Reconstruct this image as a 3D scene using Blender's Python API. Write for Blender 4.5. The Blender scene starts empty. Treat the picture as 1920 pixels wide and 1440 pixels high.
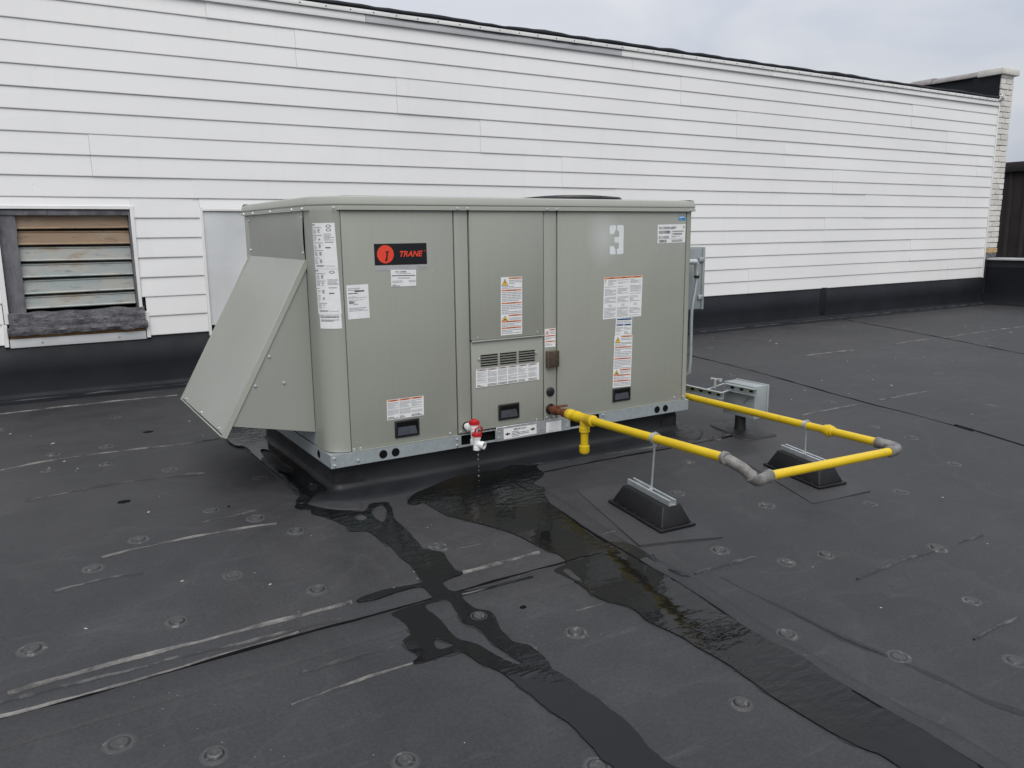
import bpy, bmesh, math, random
from mathutils import Vector, Matrix, noise
random.seed(7)
S = bpy.context.scene
C = S.collection
R = math.radians

# ------------------------------------------------------------------ camera, sky, sun, exposure
cd = bpy.data.cameras.new('camera')
co = bpy.data.objects.new('camera', cd); C.objects.link(co)
co.location = (-1.17398, -3.52444, 1.21916)
_yaw, _pit, _rol = 0.5524606, 0.1882462, -0.0104162
_fw = Vector((math.sin(_yaw)*math.cos(_pit), math.cos(_yaw)*math.cos(_pit), -math.sin(_pit)))
_r = Vector((math.cos(_yaw), -math.sin(_yaw), 0)); _u = _r.cross(_fw)
_r2 = math.cos(_rol)*_r + math.sin(_rol)*_u; _u2 = -math.sin(_rol)*_r + math.cos(_rol)*_u
_m = Matrix((( _r2.x, _u2.x, -_fw.x), (_r2.y, _u2.y, -_fw.y), (_r2.z, _u2.z, -_fw.z)))
co.rotation_euler = _m.to_euler()
cd.sensor_width = 36; cd.sensor_fit = 'HORIZONTAL'; cd.lens = 36*1504.27/1920
cd.clip_start = 0.05; cd.clip_end = 900
S.camera = co

SUN_EL, SUN_AZ = 52.0, 205.0      # azimuth clockwise from +Y: behind the camera
w = bpy.data.worlds.new('World'); S.world = w; w.use_nodes = True
nt = w.node_tree; nt.nodes.clear()
out = nt.nodes.new('ShaderNodeOutputWorld')
sky = nt.nodes.new('ShaderNodeTexSky'); sky.sky_type = 'NISHITA'; sky.sun_disc = False
sky.sun_elevation = R(SUN_EL); sky.sun_rotation = R(SUN_AZ); sky.air_density = 1.2; sky.dust_density = 2.0
b1 = nt.nodes.new('ShaderNodeBackground'); b1.inputs[1].default_value = 0.05
nt.links.new(sky.outputs[0], b1.inputs[0])
# cloud deck over it: soft streaks, brighter overhead as an overcast sky is
tc = nt.nodes.new('ShaderNodeTexCoord')
mp = nt.nodes.new('ShaderNodeMapping'); mp.inputs['Scale'].default_value = (1.0, 1.6, 4.2)
mp.inputs['Rotation'].default_value = (0.0, R(12), R(25))
n1 = nt.nodes.new('ShaderNodeTexNoise'); n1.inputs['Scale'].default_value = 1.7; n1.inputs['Detail'].default_value = 6; n1.inputs['Roughness'].default_value = .52; n1.inputs['Distortion'].default_value = .5
nt.links.new(tc.outputs['Generated'], mp.inputs['Vector']); nt.links.new(mp.outputs[0], n1.inputs['Vector'])
cr = nt.nodes.new('ShaderNodeValToRGB')
cr.color_ramp.elements[0].position = .33; cr.color_ramp.elements[0].color = (.38, .41, .475, 1)
cr.color_ramp.elements[1].position = .66; cr.color_ramp.elements[1].color = (.525, .53, .55, 1)
nt.links.new(n1.outputs['Fac'], cr.inputs['Fac'])
sp = nt.nodes.new('ShaderNodeSeparateXYZ'); nt.links.new(tc.outputs['Generated'], sp.inputs[0])
mr = nt.nodes.new('ShaderNodeMapRange'); mr.inputs[1].default_value = -.05; mr.inputs[2].default_value = 1; mr.inputs[3].default_value = .86; mr.inputs[4].default_value = 1.95
nt.links.new(sp.outputs['Z'], mr.inputs[0])
b2 = nt.nodes.new('ShaderNodeBackground')
nt.links.new(cr.outputs[0], b2.inputs[0]); nt.links.new(mr.outputs[0], b2.inputs[1])
add = nt.nodes.new('ShaderNodeMixShader'); add.inputs[0].default_value = .86
nt.links.new(b1.outputs[0], add.inputs[1]); nt.links.new(b2.outputs[0], add.inputs[2]); nt.links.new(add.outputs[0], out.inputs[0])

sd = bpy.data.lights.new('sun', 'SUN'); sd.energy = 1.45; sd.angle = R(50); sd.color = (1, .965, .915)
so = bpy.data.objects.new('sun', sd); C.objects.link(so)
_a = R(SUN_AZ); _sd = Vector((math.sin(_a)*math.cos(R(SUN_EL)), math.cos(_a)*math.cos(R(SUN_EL)), math.sin(R(SUN_EL))))
so.rotation_euler = _sd.to_track_quat('Z', 'Y').to_euler(); so.location = (0, 0, 20)
S.view_settings.view_transform = 'Standard'; S.view_settings.look = 'None'
S.view_settings.exposure = 0.46; S.view_settings.gamma = 1.0; S.view_settings.use_curve_mapping = False

# ------------------------------------------------------------------ materials
class N:
    def __init__(s, name):
        s.m = bpy.data.materials.new(name); s.m.use_nodes = True
        s.t = s.m.node_tree; s.b = s.t.nodes['Principled BSDF']
        s.tc = s.t.nodes.new('ShaderNodeTexCoord')
    def n(s, k, **kw):
        x = s.t.nodes.new(k)
        for a, v in kw.items():
            if a[0] == '_': setattr(x, a[1:], v)
            else: x.inputs[a.replace('__', ' ')].default_value = v
        return x
    def l(s, a, b): s.t.links.new(a, b)
    def coord(s, scale=(1, 1, 1), rot=(0, 0, 0)):
        mm = s.n('ShaderNodeMapping'); mm.inputs['Scale'].default_value = scale; mm.inputs['Rotation'].default_value = rot
        s.l(s.tc.outputs['Object'], mm.inputs['Vector']); return mm.outputs[0]
    def noise(s, scale, detail=4, rough=.55, vec=None, dist=0.0):
        x = s.n('ShaderNodeTexNoise', Scale=scale, Detail=detail, Roughness=rough, Distortion=dist)
        s.l(vec if vec is not None else s.tc.outputs['Object'], x.inputs['Vector']); return x.outputs['Fac']
    def ramp(s, f, stops):
        x = s.n('ShaderNodeValToRGB'); e = x.color_ramp.elements
        while len(e) < len(stops): e.new(.5)
        for i, (p, c) in enumerate(stops):
            e[i].position = p; e[i].color = (c, c, c, 1) if not isinstance(c, tuple) else (*c, 1)
        s.l(f, x.inputs['Fac']); return x.outputs['Color']
    def mix(s, f, a, b, mode='MIX'):
        x = s.n('ShaderNodeMixRGB', _blend_type=mode)
        for i, v in ((0, f), (1, a), (2, b)):
            if isinstance(v, (int, float)): x.inputs[i].default_value = v if i == 0 else (v, v, v, 1)
            elif isinstance(v, tuple): x.inputs[i].default_value = (*v, 1)
            else: s.l(v, x.inputs[i])
        return x.outputs[0]
    def bump(s, h, strength, dist=.01, nrm=None):
        x = s.n('ShaderNodeBump', Strength=strength, Distance=dist); s.l(h, x.inputs['Height'])
        if nrm is not None: s.l(nrm, x.inputs['Normal'])
        return x.outputs[0]
    def done(s, col=None, rough=.5, metal=0.0, spec=.5, nrm=None):
        def put(k, v):
            if v is None: return
            if isinstance(v, (int, float)): s.b.inputs[k].default_value = v
            elif isinstance(v, tuple): s.b.inputs[k].default_value = (*v, 1)
            else: s.l(v, s.b.inputs[k])
        put('Base Color', col); put('Roughness', rough); put('Metallic', metal); put('Specular IOR Level', spec)
        if nrm is not None: s.l(nrm, s.b.inputs['Normal'])
        return s.m

def simple(name, col, rough=.5, metal=0.0, spec=.5, var=.12, scale=9.0, bump=.08, bscale=60.0):
    a = N(name)
    f = a.noise(scale, 5)
    c0 = tuple(x*(1-var) for x in col); c1 = tuple(min(1, x*(1+var)) for x in col)
    c = a.ramp(f, [(.3, c0), (.7, c1)])
    r = a.ramp(a.noise(scale*2.3, 3), [(.3, max(0, rough-.07)), (.7, min(1, rough+.07))])
    nrm = a.bump(a.noise(bscale, 3), bump, .003) if bump else None
    return a.done(c, r, metal, spec, nrm)

def roof_material(name, base=1.0, dust=1.0, streak=True):
    a = N(name)
    big = a.noise(.55, 5, .6); mid = a.noise(3.2, 6, .62)
    c = a.ramp(big, [(.30, (.0225*base, .023*base, .025*base)), (.55, (.031*base, .031*base, .033*base)), (.75, (.043*base, .042*base, .0425*base))])
    c = a.mix(.8, c, a.ramp(mid, [(.25, .58), (.5, 1.0), (.8, 1.4)]), 'MULTIPLY')
    st = a.noise(2.2, 7, .7, a.coord((1.1, 9, 1), (0, 0, R(0))))
    c = a.mix(a.ramp(st, [(.58, 0.0), (.80, .30*dust)]), c, (.11, .11, .11))
    st2 = a.noise(5.0, 8, .75, a.coord((1.3, 18, 1), (0, 0, R(0))))
    c = a.mix(a.ramp(st2, [(.66, 0.0), (.80, .35*dust)]), c, (.14, .14, .137))
    fine = a.noise(95, 3, .7)
    c = a.mix(.75, c, a.ramp(fine, [(.3, .70), (.5, 1.0), (.72, 1.40)]), 'MULTIPLY')
    v = a.n('ShaderNodeTexVoronoi', Scale=30.0); a.l(a.tc.outputs['Object'], v.inputs['Vector'])
    msk = a.mix(1.0, a.ramp(v.outputs['Distance'], [(.03, 1.0), (.075, 0.0)]), a.ramp(a.noise(1.4, 4), [(.50, 0.0), (.66, 1.0)]), 'MULTIPLY')
    c = a.mix(msk, c, (.26, .26, .25))
    tide = a.ramp(a.noise(.95, 3, .55), [(.46, 0.0), (.485, .06*dust), (.492, .12*dust), (.50, 0.0)])
    c = a.mix(tide, c, (.085, .083, .08))
    blot = a.ramp(a.noise(7.5, 5, .7), [(.62, 0.0), (.74, .35)])
    c = a.mix(blot, c, (.022, .022, .024))
    rg = a.ramp(mid, [(.3, .56), (.7, .70)])
    h = a.mix(.5, a.noise(140, 2, .6), a.noise(1.6, 3, .5))
    n1_ = a.bump(a.noise(2.2, 2, .5, a.coord((.7, 1.2, 1))), .35, .02)
    nrm = a.bump(h, .22, .004, n1_)
    return a.done(c, rg, 0, .40, nrm)

M = {}
M['roof'] = roof_material('roof_membrane')
M['roof2'] = roof_material('roof_tape_membrane', .88, .5)
M['damp'] = roof_material('damp_membrane', .55, .2)
M['pad'] = roof_material('slip_sheet_rubber', 1.2, .3)
M['flash'] = simple('black_flashing_membrane', (.0075, .009, .0125), .62, 0, .28, .35, 2.2, .25, 5.0)
M['flash2'] = simple('curb_membrane', (.011, .012, .014), .52, 0, .38, .4, 3.0, .3, 6.0)
M['patch'] = simple('black_patch_membrane', (.013, .013, .014), .5, 0, .4, .4, 12, .5, 22)
M['black'] = simple('black_plastic', (.012, .012, .013), .38, 0, .5, .2, 14, .06)
M['rubber'] = simple('moulded_rubber', (.006, .006, .007), .50, 0, .35, .3, 20, .2, 60)
M['void'] = simple('dark_gap', (.006, .006, .006), .9, 0, .1, .1, 4, 0)
M['seam'] = simple('seam_sealant', (.0035, .0035, .004), .85, 0, .12, .3, 20, .2, 40)

def chalk_material():
    a = N('worn_chalky_crease')
    f = a.noise(9, 6, .7, a.coord((1, 3, 1))); f2 = a.noise(60, 3, .7)
    c = a.mix(a.ramp(f, [(.36, 0.0), (.62, 1.0)]), (.037, .037, .039), (.20, .193, .18))
    c = a.mix(.6, c, a.ramp(f2, [(.3, .7), (.7, 1.25)]), 'MULTIPLY')
    return a.done(c, .75, 0, .3, a.bump(f2, .4, .004))
M['chalk'] = chalk_material()
def chalk2():
    a = N('faint_crease')
    f = a.noise(6, 6, .72, a.coord((1, 4, 1)))
    c = a.mix(a.ramp(f, [(.48, 0.0), (.62, 1.0)]), (.037, .037, .040), (.11, .11, .107))
    return a.done(c, .7, 0, .3)
M['chalk2'] = chalk2()
def bump_material():
    a = N('fastener_bump_membrane')
    g = a.n('ShaderNodeVectorMath', _operation='LENGTH')
    sx = a.n('ShaderNodeSeparateXYZ'); a.l(a.tc.outputs['Object'], sx.inputs[0])
    cb = a.n('ShaderNodeCombineXYZ'); a.l(sx.outputs[0], cb.inputs[0]); a.l(sx.outputs[1], cb.inputs[1]); a.l(cb.outputs[0], g.inputs[0])
    r = g.outputs['Value']
    mul = a.n('ShaderNodeMath', _operation='MULTIPLY'); a.l(r, mul.inputs[0]); mul.inputs[1].default_value = 16.0
    ringc = a.ramp(mul.outputs[0], [(0.0, .052), (.26, .038), (.40, .040), (.52, .017), (.58, .020), (.66, .052), (.80, .040), (1.0, .036)])
    oi = a.n('ShaderNodeObjectInfo')
    vv = a.n('ShaderNodeVectorMath', _operation='ADD'); a.l(a.tc.outputs['Object'], vv.inputs[0])
    cx = a.n('ShaderNodeCombineXYZ'); mm = a.n('ShaderNodeMath', _operation='MULTIPLY'); a.l(oi.outputs['Random'], mm.inputs[0]); mm.inputs[1].default_value = 50
    a.l(mm.outputs[0], cx.inputs[0]); a.l(cx.outputs[0], vv.inputs[1])
    nn = a.noise(28, 4, .6, vv.outputs[0])
    c = a.mix(a.ramp(nn, [(.56, 0.0), (.72, .7)]), ringc, (.19, .19, .18))
    c = a.mix(.5, c, a.ramp(a.noise(95, 3), [(.3, .75), (.7, 1.3)]), 'MULTIPLY')
    return a.done(c, .55, 0, .5, a.bump(a.noise(120, 2), .2, .003))
M['bump'] = bump_material()

def siding_material():
    a = N('white_vinyl')
    g = a.noise(30, 6, .65, a.coord((.6, 1, 9)))
    c = a.ramp(a.noise(.6, 4), [(.3, (.745, .745, .74)), (.7, (.80, .80, .792))])
    drip = a.noise(4.0, 5, .6, a.coord((2.6, 1, .18)))
    c = a.mix(a.ramp(drip, [(.55, 0.0), (.80, .22)]), c, (.60, .60, .58))
    oi = a.n('ShaderNodeObjectInfo')
    c = a.mix(1.0, c, a.ramp(oi.outputs['Random'], [(0.0, .982), (1.0, 1.01)]), 'MULTIPLY')
    v = a.n('ShaderNodeTexVoronoi', Scale=5.5); a.l(a.tc.outputs['Object'], v.inputs['Vector'])
    c = a.mix(a.ramp(v.outputs['Distance'], [(.010, .8), (.02, 0.0)]), c, (.22, .2, .18))
    wv = a.bump(a.noise(1.1, 2, .5, a.coord((1, 1, 2))), .25, .02)
    return a.done(c, .42, 0, .35, a.bump(g, .10, .003, wv))
M['vinyl'] = siding_material()
M['trim'] = simple('white_trim', (.74, .74, .73), .4, 0, .4, .05, 4)
M['greytrim'] = simple('grey_fascia', (.42, .43, .44), .45, 0, .4, .1, 3)
M['galv'] = None
def galv(name, c0, c1, rough, metal=.75):
    a = N(name)
    v = a.n('ShaderNodeTexVoronoi', Scale=55.0); a.l(a.tc.outputs['Object'], v.inputs['Vector'])
    f = a.mix(.5, v.outputs['Color'], a.noise(2.5, 5, .6))
    c = a.ramp(f, [(.25, c0), (.75, c1)])
    return a.done(c, a.ramp(a.noise(6, 4), [(.3, rough-.06), (.7, rough+.08)]), metal, .5, a.bump(a.noise(3.0, 2), .12, .01))
M['galv'] = galv('galvanised_steel', (.34, .385, .40), (.41, .455, .47), .42, .4)
M['galv2'] = galv('bright_zinc', (.50, .53, .55), (.66, .69, .70), .34, .7)
M['sheet'] = simple('galvanised_sheet', (.62, .635, .64), .45, .1, .5, .08, 3, .1, 8)
M['boxgrey'] = simple('grey_enamel_steel', (.27, .30, .30), .42, 0, .5, .1, 5)

def paint(name, base, halo=False, dirt=1.0):
    a = N(name)
    st = a.noise(6, 6, .6, a.coord((9, 9, .25)))
    c = a.ramp(a.noise(1.3, 4), [(.3, tuple(x*.95 for x in base)), (.7, tuple(x*1.04 for x in base))])
    c = a.mix(.13*dirt, c, a.ramp(st, [(.35, .86), (.65, 1.09)]), 'MULTIPLY')
    c = a.mix(.2*dirt, c, a.ramp(a.noise(40, 4, .6, a.coord((4, 4, .3))), [(.35, .93), (.6, 1.03)]), 'MULTIPLY')
    v = a.n('ShaderNodeTexVoronoi', Scale=16.0); a.l(a.tc.outputs['Object'], v.inputs['Vector'])
    msk = a.mix(1.0, a.ramp(v.outputs['Distance'], [(.035, 1.0), (.06, 0.0)]), a.ramp(a.noise(2.5, 3), [(.5, 0.0), (.62, .8)]), 'MULTIPLY')
    c = a.mix(msk, c, (.60, .60, .57))
    if halo:                                   # spray-paint mist left round the stencilled figure
        g = a.n('ShaderNodeVectorMath', _operation='DISTANCE'); a.l(a.coord((1.3, 0, 1)), g.inputs[0]); g.inputs[1].default_value = halo
        h = a.ramp(g.outputs['Value'], [(.02, .30), (.09, .15), (.17, 0.0)])
        c = a.mix(h, c, (.60, .63, .65))
    rg = a.ramp(st, [(.3, .30), (.7, .42)])
    wv = a.bump(a.noise(1.7, 2, .5), .22, .02)
    return a.done(c, rg, 0, .5, a.bump(a.noise(220, 2), .05, .002, wv))
UC = (.298, .307, .270)
M['paint'] = paint('unit_enamel', UC)
M['paint3'] = paint('unit_enamel_sprayed', UC, (lambda p: (1.3*p[0], 0, p[1]))([(1.5974,1.178)][0]))
M['hoodp'] = paint('hood_enamel', (.293, .303, .272), False, .5)
M['lid'] = paint('lid_enamel', (.355, .367, .325), False, .5)
M['sticker'] = simple('white_label_paper', (.72, .73, .73), .45, 0, .4, .05, 30, .05)
M['silver'] = simple('silver_label', (.42, .43, .44), .4, .3, .5, .06, 30, 0)
M['ink'] = simple('black_ink', (.03, .03, .035), .5, 0, .4, .1, 20, 0)
M['ink2'] = simple('grey_fine_print', (.30, .31, .33), .5, 0, .4, .1, 20, 0)
M['orange'] = simple('orange_ink', (.62, .20, .07), .5, 0, .4, .1, 20, 0)
M['brownink'] = simple('dark_heading_ink', (.22, .06, .03), .5, 0, .4, .1, 20, 0)
M['blue'] = simple('blue_ink', (.02, .09, .27), .5, 0, .4, .1, 20, 0)
M['skyblue'] = simple('blue_label', (.01, .22, .50), .4, 0, .4, .1, 20, 0)
M['hazard'] = simple('hazard_yellow', (.80, .50, .03), .45, 0, .4, .05, 20, 0)
M['badge'] = simple('badge_black', (.004, .004, .007), .3, 0, .5, .1, 20, 0)
M['badgered'] = simple('badge_red', (.72, .055, .025), .4, 0, .5, .05, 20, 0)
M['stencil'] = simple('white_spray_paint', (.66, .69, .70), .55, 0, .4, .07, 30, .1)
def yellow_m():
    a = N('yellow_gas_pipe_paint')
    c = a.ramp(a.noise(7, 5), [(.3, (.60, .41, .008)), (.7, (.70, .49, .012))])
    c = a.mix(a.ramp(a.noise(26, 6, .7), [(.60, 0.0), (.74, .65)]), c, (.22, .13, .03))
    c = a.mix(a.ramp(a.noise(70, 4, .7), [(.66, 0.0), (.72, .8)]), c, (.10, .06, .03))
    return a.done(c, a.ramp(a.noise(12, 4), [(.3, .26), (.7, .46)]), 0, .5, a.bump(a.noise(40, 4, .6), .3, .003))
M['yellow'] = yellow_m()
M['greyfit'] = simple('grey_cast_fitting', (.165, .158, .15), .48, 0, .5, .35, 26, .5, 60)
M['rust'] = simple('rusty_iron', (.14, .048, .022), .75, .2, .4, .45, 30, .6, 70)
M['pvc'] = simple('white_pvc', (.76, .76, .75), .3, 0, .5, .03, 12, 0)
M['red'] = simple('red_plastic_cap', (.45, .012, .015), .35, 0, .5, .08, 12, 0)
M['mesh'] = simple('brown_mesh_screen', (.13, .10, .07), .55, .4, .5, .3, 30, .2)
M['brown'] = simple('dark_brown_sheet', (.030, .024, .025), .55, 0, .4, .25, 2, .15, 30)
M['coping'] = simple('grey_clay_coping', (.24, .22, .215), .75, 0, .3, .3, 6, .4, 18)
M['scoop'] = simple('handle_scoop', (.055, .06, .075), .35, 0, .5, .2, 20, 0)
M['coping2'] = simple('pale_grit', (.33, .33, .32), .8, 0, .3, .3, 6, 0)
M['bead'] = simple('grey_sealant_bead', (.052, .053, .055), .7, 0, .3, .4, 9, .4, 40)
M['cap'] = simple('pale_metal_cap', (.50, .51, .52), .4, .2, .5, .08, 4)
M['ground'] = simple('far_ground', (.09, .09, .08), .9, 0, .3, .4, .05, 0)
def brickm():
    a = N('white_painted_brick')
    oi = a.n('ShaderNodeObjectInfo')
    c = a.ramp(a.noise(9, 5, .6), [(.25, (.58, .565, .52)), (.55, (.68, .665, .625)), (.8, (.72, .705, .665))])
    c = a.mix(1.0, c, a.ramp(oi.outputs['Random'], [(0.0, .86), (1.0, 1.06)]), 'MULTIPLY')
    c = a.mix(a.ramp(a.noise(22, 4), [(.62, 0.0), (.72, .6)]), c, (.40, .34, .24))
    return a.done(c, .8, 0, .3, a.bump(a.noise(40, 4), .5, .006))
M['brick'] = brickm()
M['mortar'] = simple('painted_mortar', (.62, .60, .56), .85, 0, .3, .15, 20, .4, 60)
M['brickraw'] = simple('weathered_tan_brick', (.42, .30, .16), .85, 0, .3, .35, 18, .5, 50)
def louver_m(i):
    a = N('weathered_aluminium_slat')
    oi = a.n('ShaderNodeObjectInfo')
    f = a.noise(3.2, 4, .55, a.coord((1.1, 1, 2.5)))
    tan, pale, teal = (.30, .21, .135), (.40, .395, .365), (.32, .37, .365)
    if i < 2: c = a.ramp(f, [(.25, (.26, .20, .15)), (.5, tan), (.75, (.33, .28, .21))])
    else: c = a.ramp(f, [(.28, (.30, .23, .15)), (.42, pale), (.60, teal), (.75, (.40, .41, .39))])
    d = a.noise(7, 6, .7, a.coord((1, 1, 5)))
    c = a.mix(a.ramp(d, [(.55, 0.0), (.78, .8)]), c, (.06, .05, .045))
    return a.done(c, .5, .15, .4, a.bump(a.noise(30, 3), .15, .004))
M['slat0'] = louver_m(0); M['slat1'] = louver_m(3)
def tarwood():
    a = N('tar_coated_wood')
    f = a.noise(8, 7, .7, a.coord((1, 1, .5))); g = a.noise(26, 5, .7, a.coord((3, 1, .35)))
    c = a.ramp(f, [(.3, (.06, .06, .068)), (.55, (.135, .135, .15)), (.8, (.22, .22, .24))])
    c = a.mix(a.ramp(g, [(.30, .9), (.42, 0.0)]), c, (.015, .014, .014))
    return a.done(c, .5, 0, .5, a.bump(a.mix(.5, f, g), .8, .012))
M['tar'] = tarwood()
def tarsill():
    a = N('crumbling_tar_sill')
    f = a.noise(14, 8, .75, a.coord((.7, 1, 2))); g = a.noise(45, 5, .75)
    c = a.ramp(f, [(.3, (.018, .018, .02)), (.45, (.08, .08, .088)), (.62, (.18, .18, .195)), (.85, (.30, .30, .32))])
    c = a.mix(.6, c, a.ramp(g, [(.3, .5), (.6, 1.3)]), 'MULTIPLY')
    return a.done(c, .55, 0, .5, a.bump(a.mix(.4, f, g), 1.0, .02))
M['tarsill'] = tarsill()
M['barewood'] = simple('bare_aged_wood', (.26, .15, .07), .8, 0, .3, .4, 14, .5, 40)
def water_m(name, base, silt):
    a = N(name)
    f = a.noise(2.4, 5, .6)
    c = a.mix(a.ramp(f, [(.48, 0.0), (.70, silt)]), base, (.017, .014, .009))
    rp = a.noise(13, 3, .55, a.coord((1, 2.6, 1), (0, 0, R(20)))); lo = a.noise(3.2, 3, .55)
    area = a.ramp(a.noise(1.25, 2, .5), [(.44, .12), (.60, 1.0)])
    h = a.mix(1.0, rp, area, 'MULTIPLY')
    a.b.inputs['IOR'].default_value = 1.33
    return a.done(c, .035, 0, .42, a.bump(h, .42, .012, a.bump(lo, .22, .02)))
M['water'] = water_m('standing_water', (.006, .007, .008), .15)
M['water2'] = water_m('silty_water', (.006, .007, .007), .5)
a_ = N('water_drops'); a_.b.inputs['Transmission Weight'].default_value = 1.0; a_.b.inputs['IOR'].default_value = 1.33
M['drops'] = a_.done((.95, .97, 1.0), .03, 0, .5, a_.bump(a_.noise(60, 2), .2, .003))

# ------------------------------------------------------------------ mesh helpers
class MB:
    def __init__(s): s.v = []; s.f = []
    def add(s, vs, fs):
        o = len(s.v); s.v += [tuple(x) for x in vs]; s.f += [tuple(i+o for i in f) for f in fs]; return s
    def box(s, x0, x1, y0, y1, z0, z1):
        vs = [(x, y, z) for z in (z0, z1) for x, y in ((x0, y0), (x1, y0), (x1, y1), (x0, y1))]
        return s.add(vs, [(3, 2, 1, 0), (4, 5, 6, 7), (0, 1, 5, 4), (1, 2, 6, 5), (2, 3, 7, 6), (3, 0, 4, 7)])
    def hexa(s, v8):
        return s.add(v8, [(3, 2, 1, 0), (4, 5, 6, 7), (0, 1, 5, 4), (1, 2, 6, 5), (2, 3, 7, 6), (3, 0, 4, 7)])
    def tube(s, pts, r, seg=16, caps=True, radii=None):
        pts = [Vector(p) for p in pts]; n = len(pts); ref = None; rings = []
        for i, p in enumerate(pts):
            d = (pts[min(i+1, n-1)] - pts[max(i-1, 0)]).normalized()
            if ref is None: ref = d.orthogonal().normalized()
            ref = (ref - d*ref.dot(d)).normalized(); b = d.cross(ref)
            rr = radii[i] if radii else r
            rings.append([p + (ref*math.cos(2*math.pi*k/seg) + b*math.sin(2*math.pi*k/seg))*rr for k in range(seg)])
        vs = [v for q in rings for v in q]; fs = []
        for i in range(n-1):
            for k in range(seg):
                a, b2_ = i*seg+k, i*seg+(k+1) % seg
                fs.append((a, b2_, b2_+seg, a+seg))
        if caps: fs.append(tuple(range(seg-1, -1, -1))); fs.append(tuple((n-1)*seg+k for k in range(seg)))
        return s.add(vs, fs)
    def lathe(s, base, axis, prof, seg=20):
        """prof: (distance along axis, radius)"""
        base = Vector(base); ax = Vector(axis).normalized(); e = ax.orthogonal().normalized(); b = ax.cross(e)
        vs = []; fs = []
        for t, r in prof:
            for k in range(seg):
                a = 2*math.pi*k/seg; vs.append(base + ax*t + (e*math.cos(a)+b*math.sin(a))*max(r, 1e-5))
        for i in range(len(prof)-1):
            for k in range(seg):
                p, q = i*seg+k, i*seg+(k+1) % seg; fs.append((p, q, q+seg, p+seg))
        fs.append(tuple(range(seg-1, -1, -1))); fs.append(tuple((len(prof)-1)*seg+k for k in range(seg)))
        return s.add(vs, fs)
    def extrude_x(s, prof, x0, x1, close=True, caps=True):
        """prof: list of (y,z)"""
        n = len(prof); vs = [(x0, y, z) for y, z in prof] + [(x1, y, z) for y, z in prof]
        fs = [(i, (i+1) % n, n+(i+1) % n, n+i) for i in range(n if close else n-1)]
        if caps and close: fs += [tuple(range(n-1, -1, -1)), tuple(range(n, 2*n))]
        return s.add(vs, fs)
    def extrude_y(s, prof, y0, y1):
        n = len(prof); vs = [(x, y0, z) for x, z in prof] + [(x, y1, z) for x, z in prof]
        return s.add(vs, [(i, (i+1) % n, n+(i+1) % n, n+i) for i in range(n)] + [tuple(range(n-1, -1, -1)), tuple(range(n, 2*n))])
    def poly(s, outline, nrm_off):
        """flat polygon extruded by a vector"""
        o = Vector(nrm_off); n = len(outline); a = [Vector(p) for p in outline]
        return s.add(a + [p+o for p in a], [(i, (i+1) % n, n+(i+1) % n, n+i) for i in range(n)] + [tuple(range(n-1, -1, -1)), tuple(range(n, 2*n))])
    def build(s, name, m, parent=None, smooth=False, bevel=0.0, seg=2, recalc=True, auto=True):
        me = bpy.data.meshes.new(name); me.from_pydata([tuple(v) for v in s.v], [], s.f)
        bm = bmesh.new(); bm.from_mesh(me)
        if recalc: bmesh.ops.recalc_face_normals(bm, faces=bm.faces)
        if bevel:
            ed = [e for e in bm.edges if len(e.link_faces) == 2 and e.calc_face_angle(0) > .5]
            bmesh.ops.bevel(bm, geom=ed, offset=bevel, segments=seg, affect='EDGES', profile=.5, clamp_overlap=True)
        bm.to_mesh(me); bm.free()
        me.materials.append(m)
        if smooth or bevel:
            for p in me.polygons: p.use_smooth = True
            if auto: me.set_sharp_from_angle(angle=R(38))
        o = bpy.data.objects.new(name, me); C.objects.link(o)
        if parent is not None: link_to(o, parent)
        return o

ORG = {}
def link_to(o, parent):
    """meshes are modelled in world space; hang them under their thing's own origin"""
    o.parent = parent
    o.matrix_parent_inverse = Matrix.Translation(-Vector(ORG.get(parent.name, (0, 0, 0))))
def thing(name, label, cat, loc=(0, 0, 0), group=None):
    o = bpy.data.objects.new(name, None); C.objects.link(o); o.empty_display_size = .1
    o.location = loc; ORG[o.name] = tuple(loc)
    o['label'] = label; o['category'] = cat
    if group: o['group'] = group
    return o
def tag(o, label=None, cat=None, group=None, kind=None):
    for k, v in (('label', label), ('category', cat), ('group', group), ('kind', kind)):
        if v: o[k] = v
    return o
def rz(x, y): return .07*min(y, 0.0)           # the roof falls gently towards the camera

def resample(pts, step, closed=False, jit=0.0, seed=0, smooth=True):
    P = [Vector((p[0], p[1], 0)) for p in pts]; n = len(P); res = []
    rng = range(n if closed else n-1)
    for i in rng:
        if closed: p0, p1, p2, p3 = P[(i-1) % n], P[i], P[(i+1) % n], P[(i+2) % n]
        else: p0, p1, p2, p3 = P[max(i-1, 0)], P[i], P[i+1], P[min(i+2, n-1)]
        k = max(1, int((p2-p1).length/step))
        for j in range(k):
            t = j/k
            if smooth: q = .5*((2*p1)+(p2-p0)*t+(2*p0-5*p1+4*p2-p3)*t*t+(3*p1-3*p2+p3-p0)*t**3)
            else: q = p1.lerp(p2, t)
            res.append(q)
    if not closed: res.append(P[-1])
    if jit:
        for q in res:
            v = Vector((q.x*14+seed, q.y*14, 3.1)); u_ = Vector((q.x*60+seed, q.y*60, 7.7))
            q.x += (noise.noise(v)*.8+noise.noise(u_)*.4)*jit; q.y += (noise.noise(v+Vector((9, 9, 9)))*.8+noise.noise(u_+Vector((5, 5, 5)))*.4)*jit
    return [(q.x, q.y) for q in res]

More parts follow.
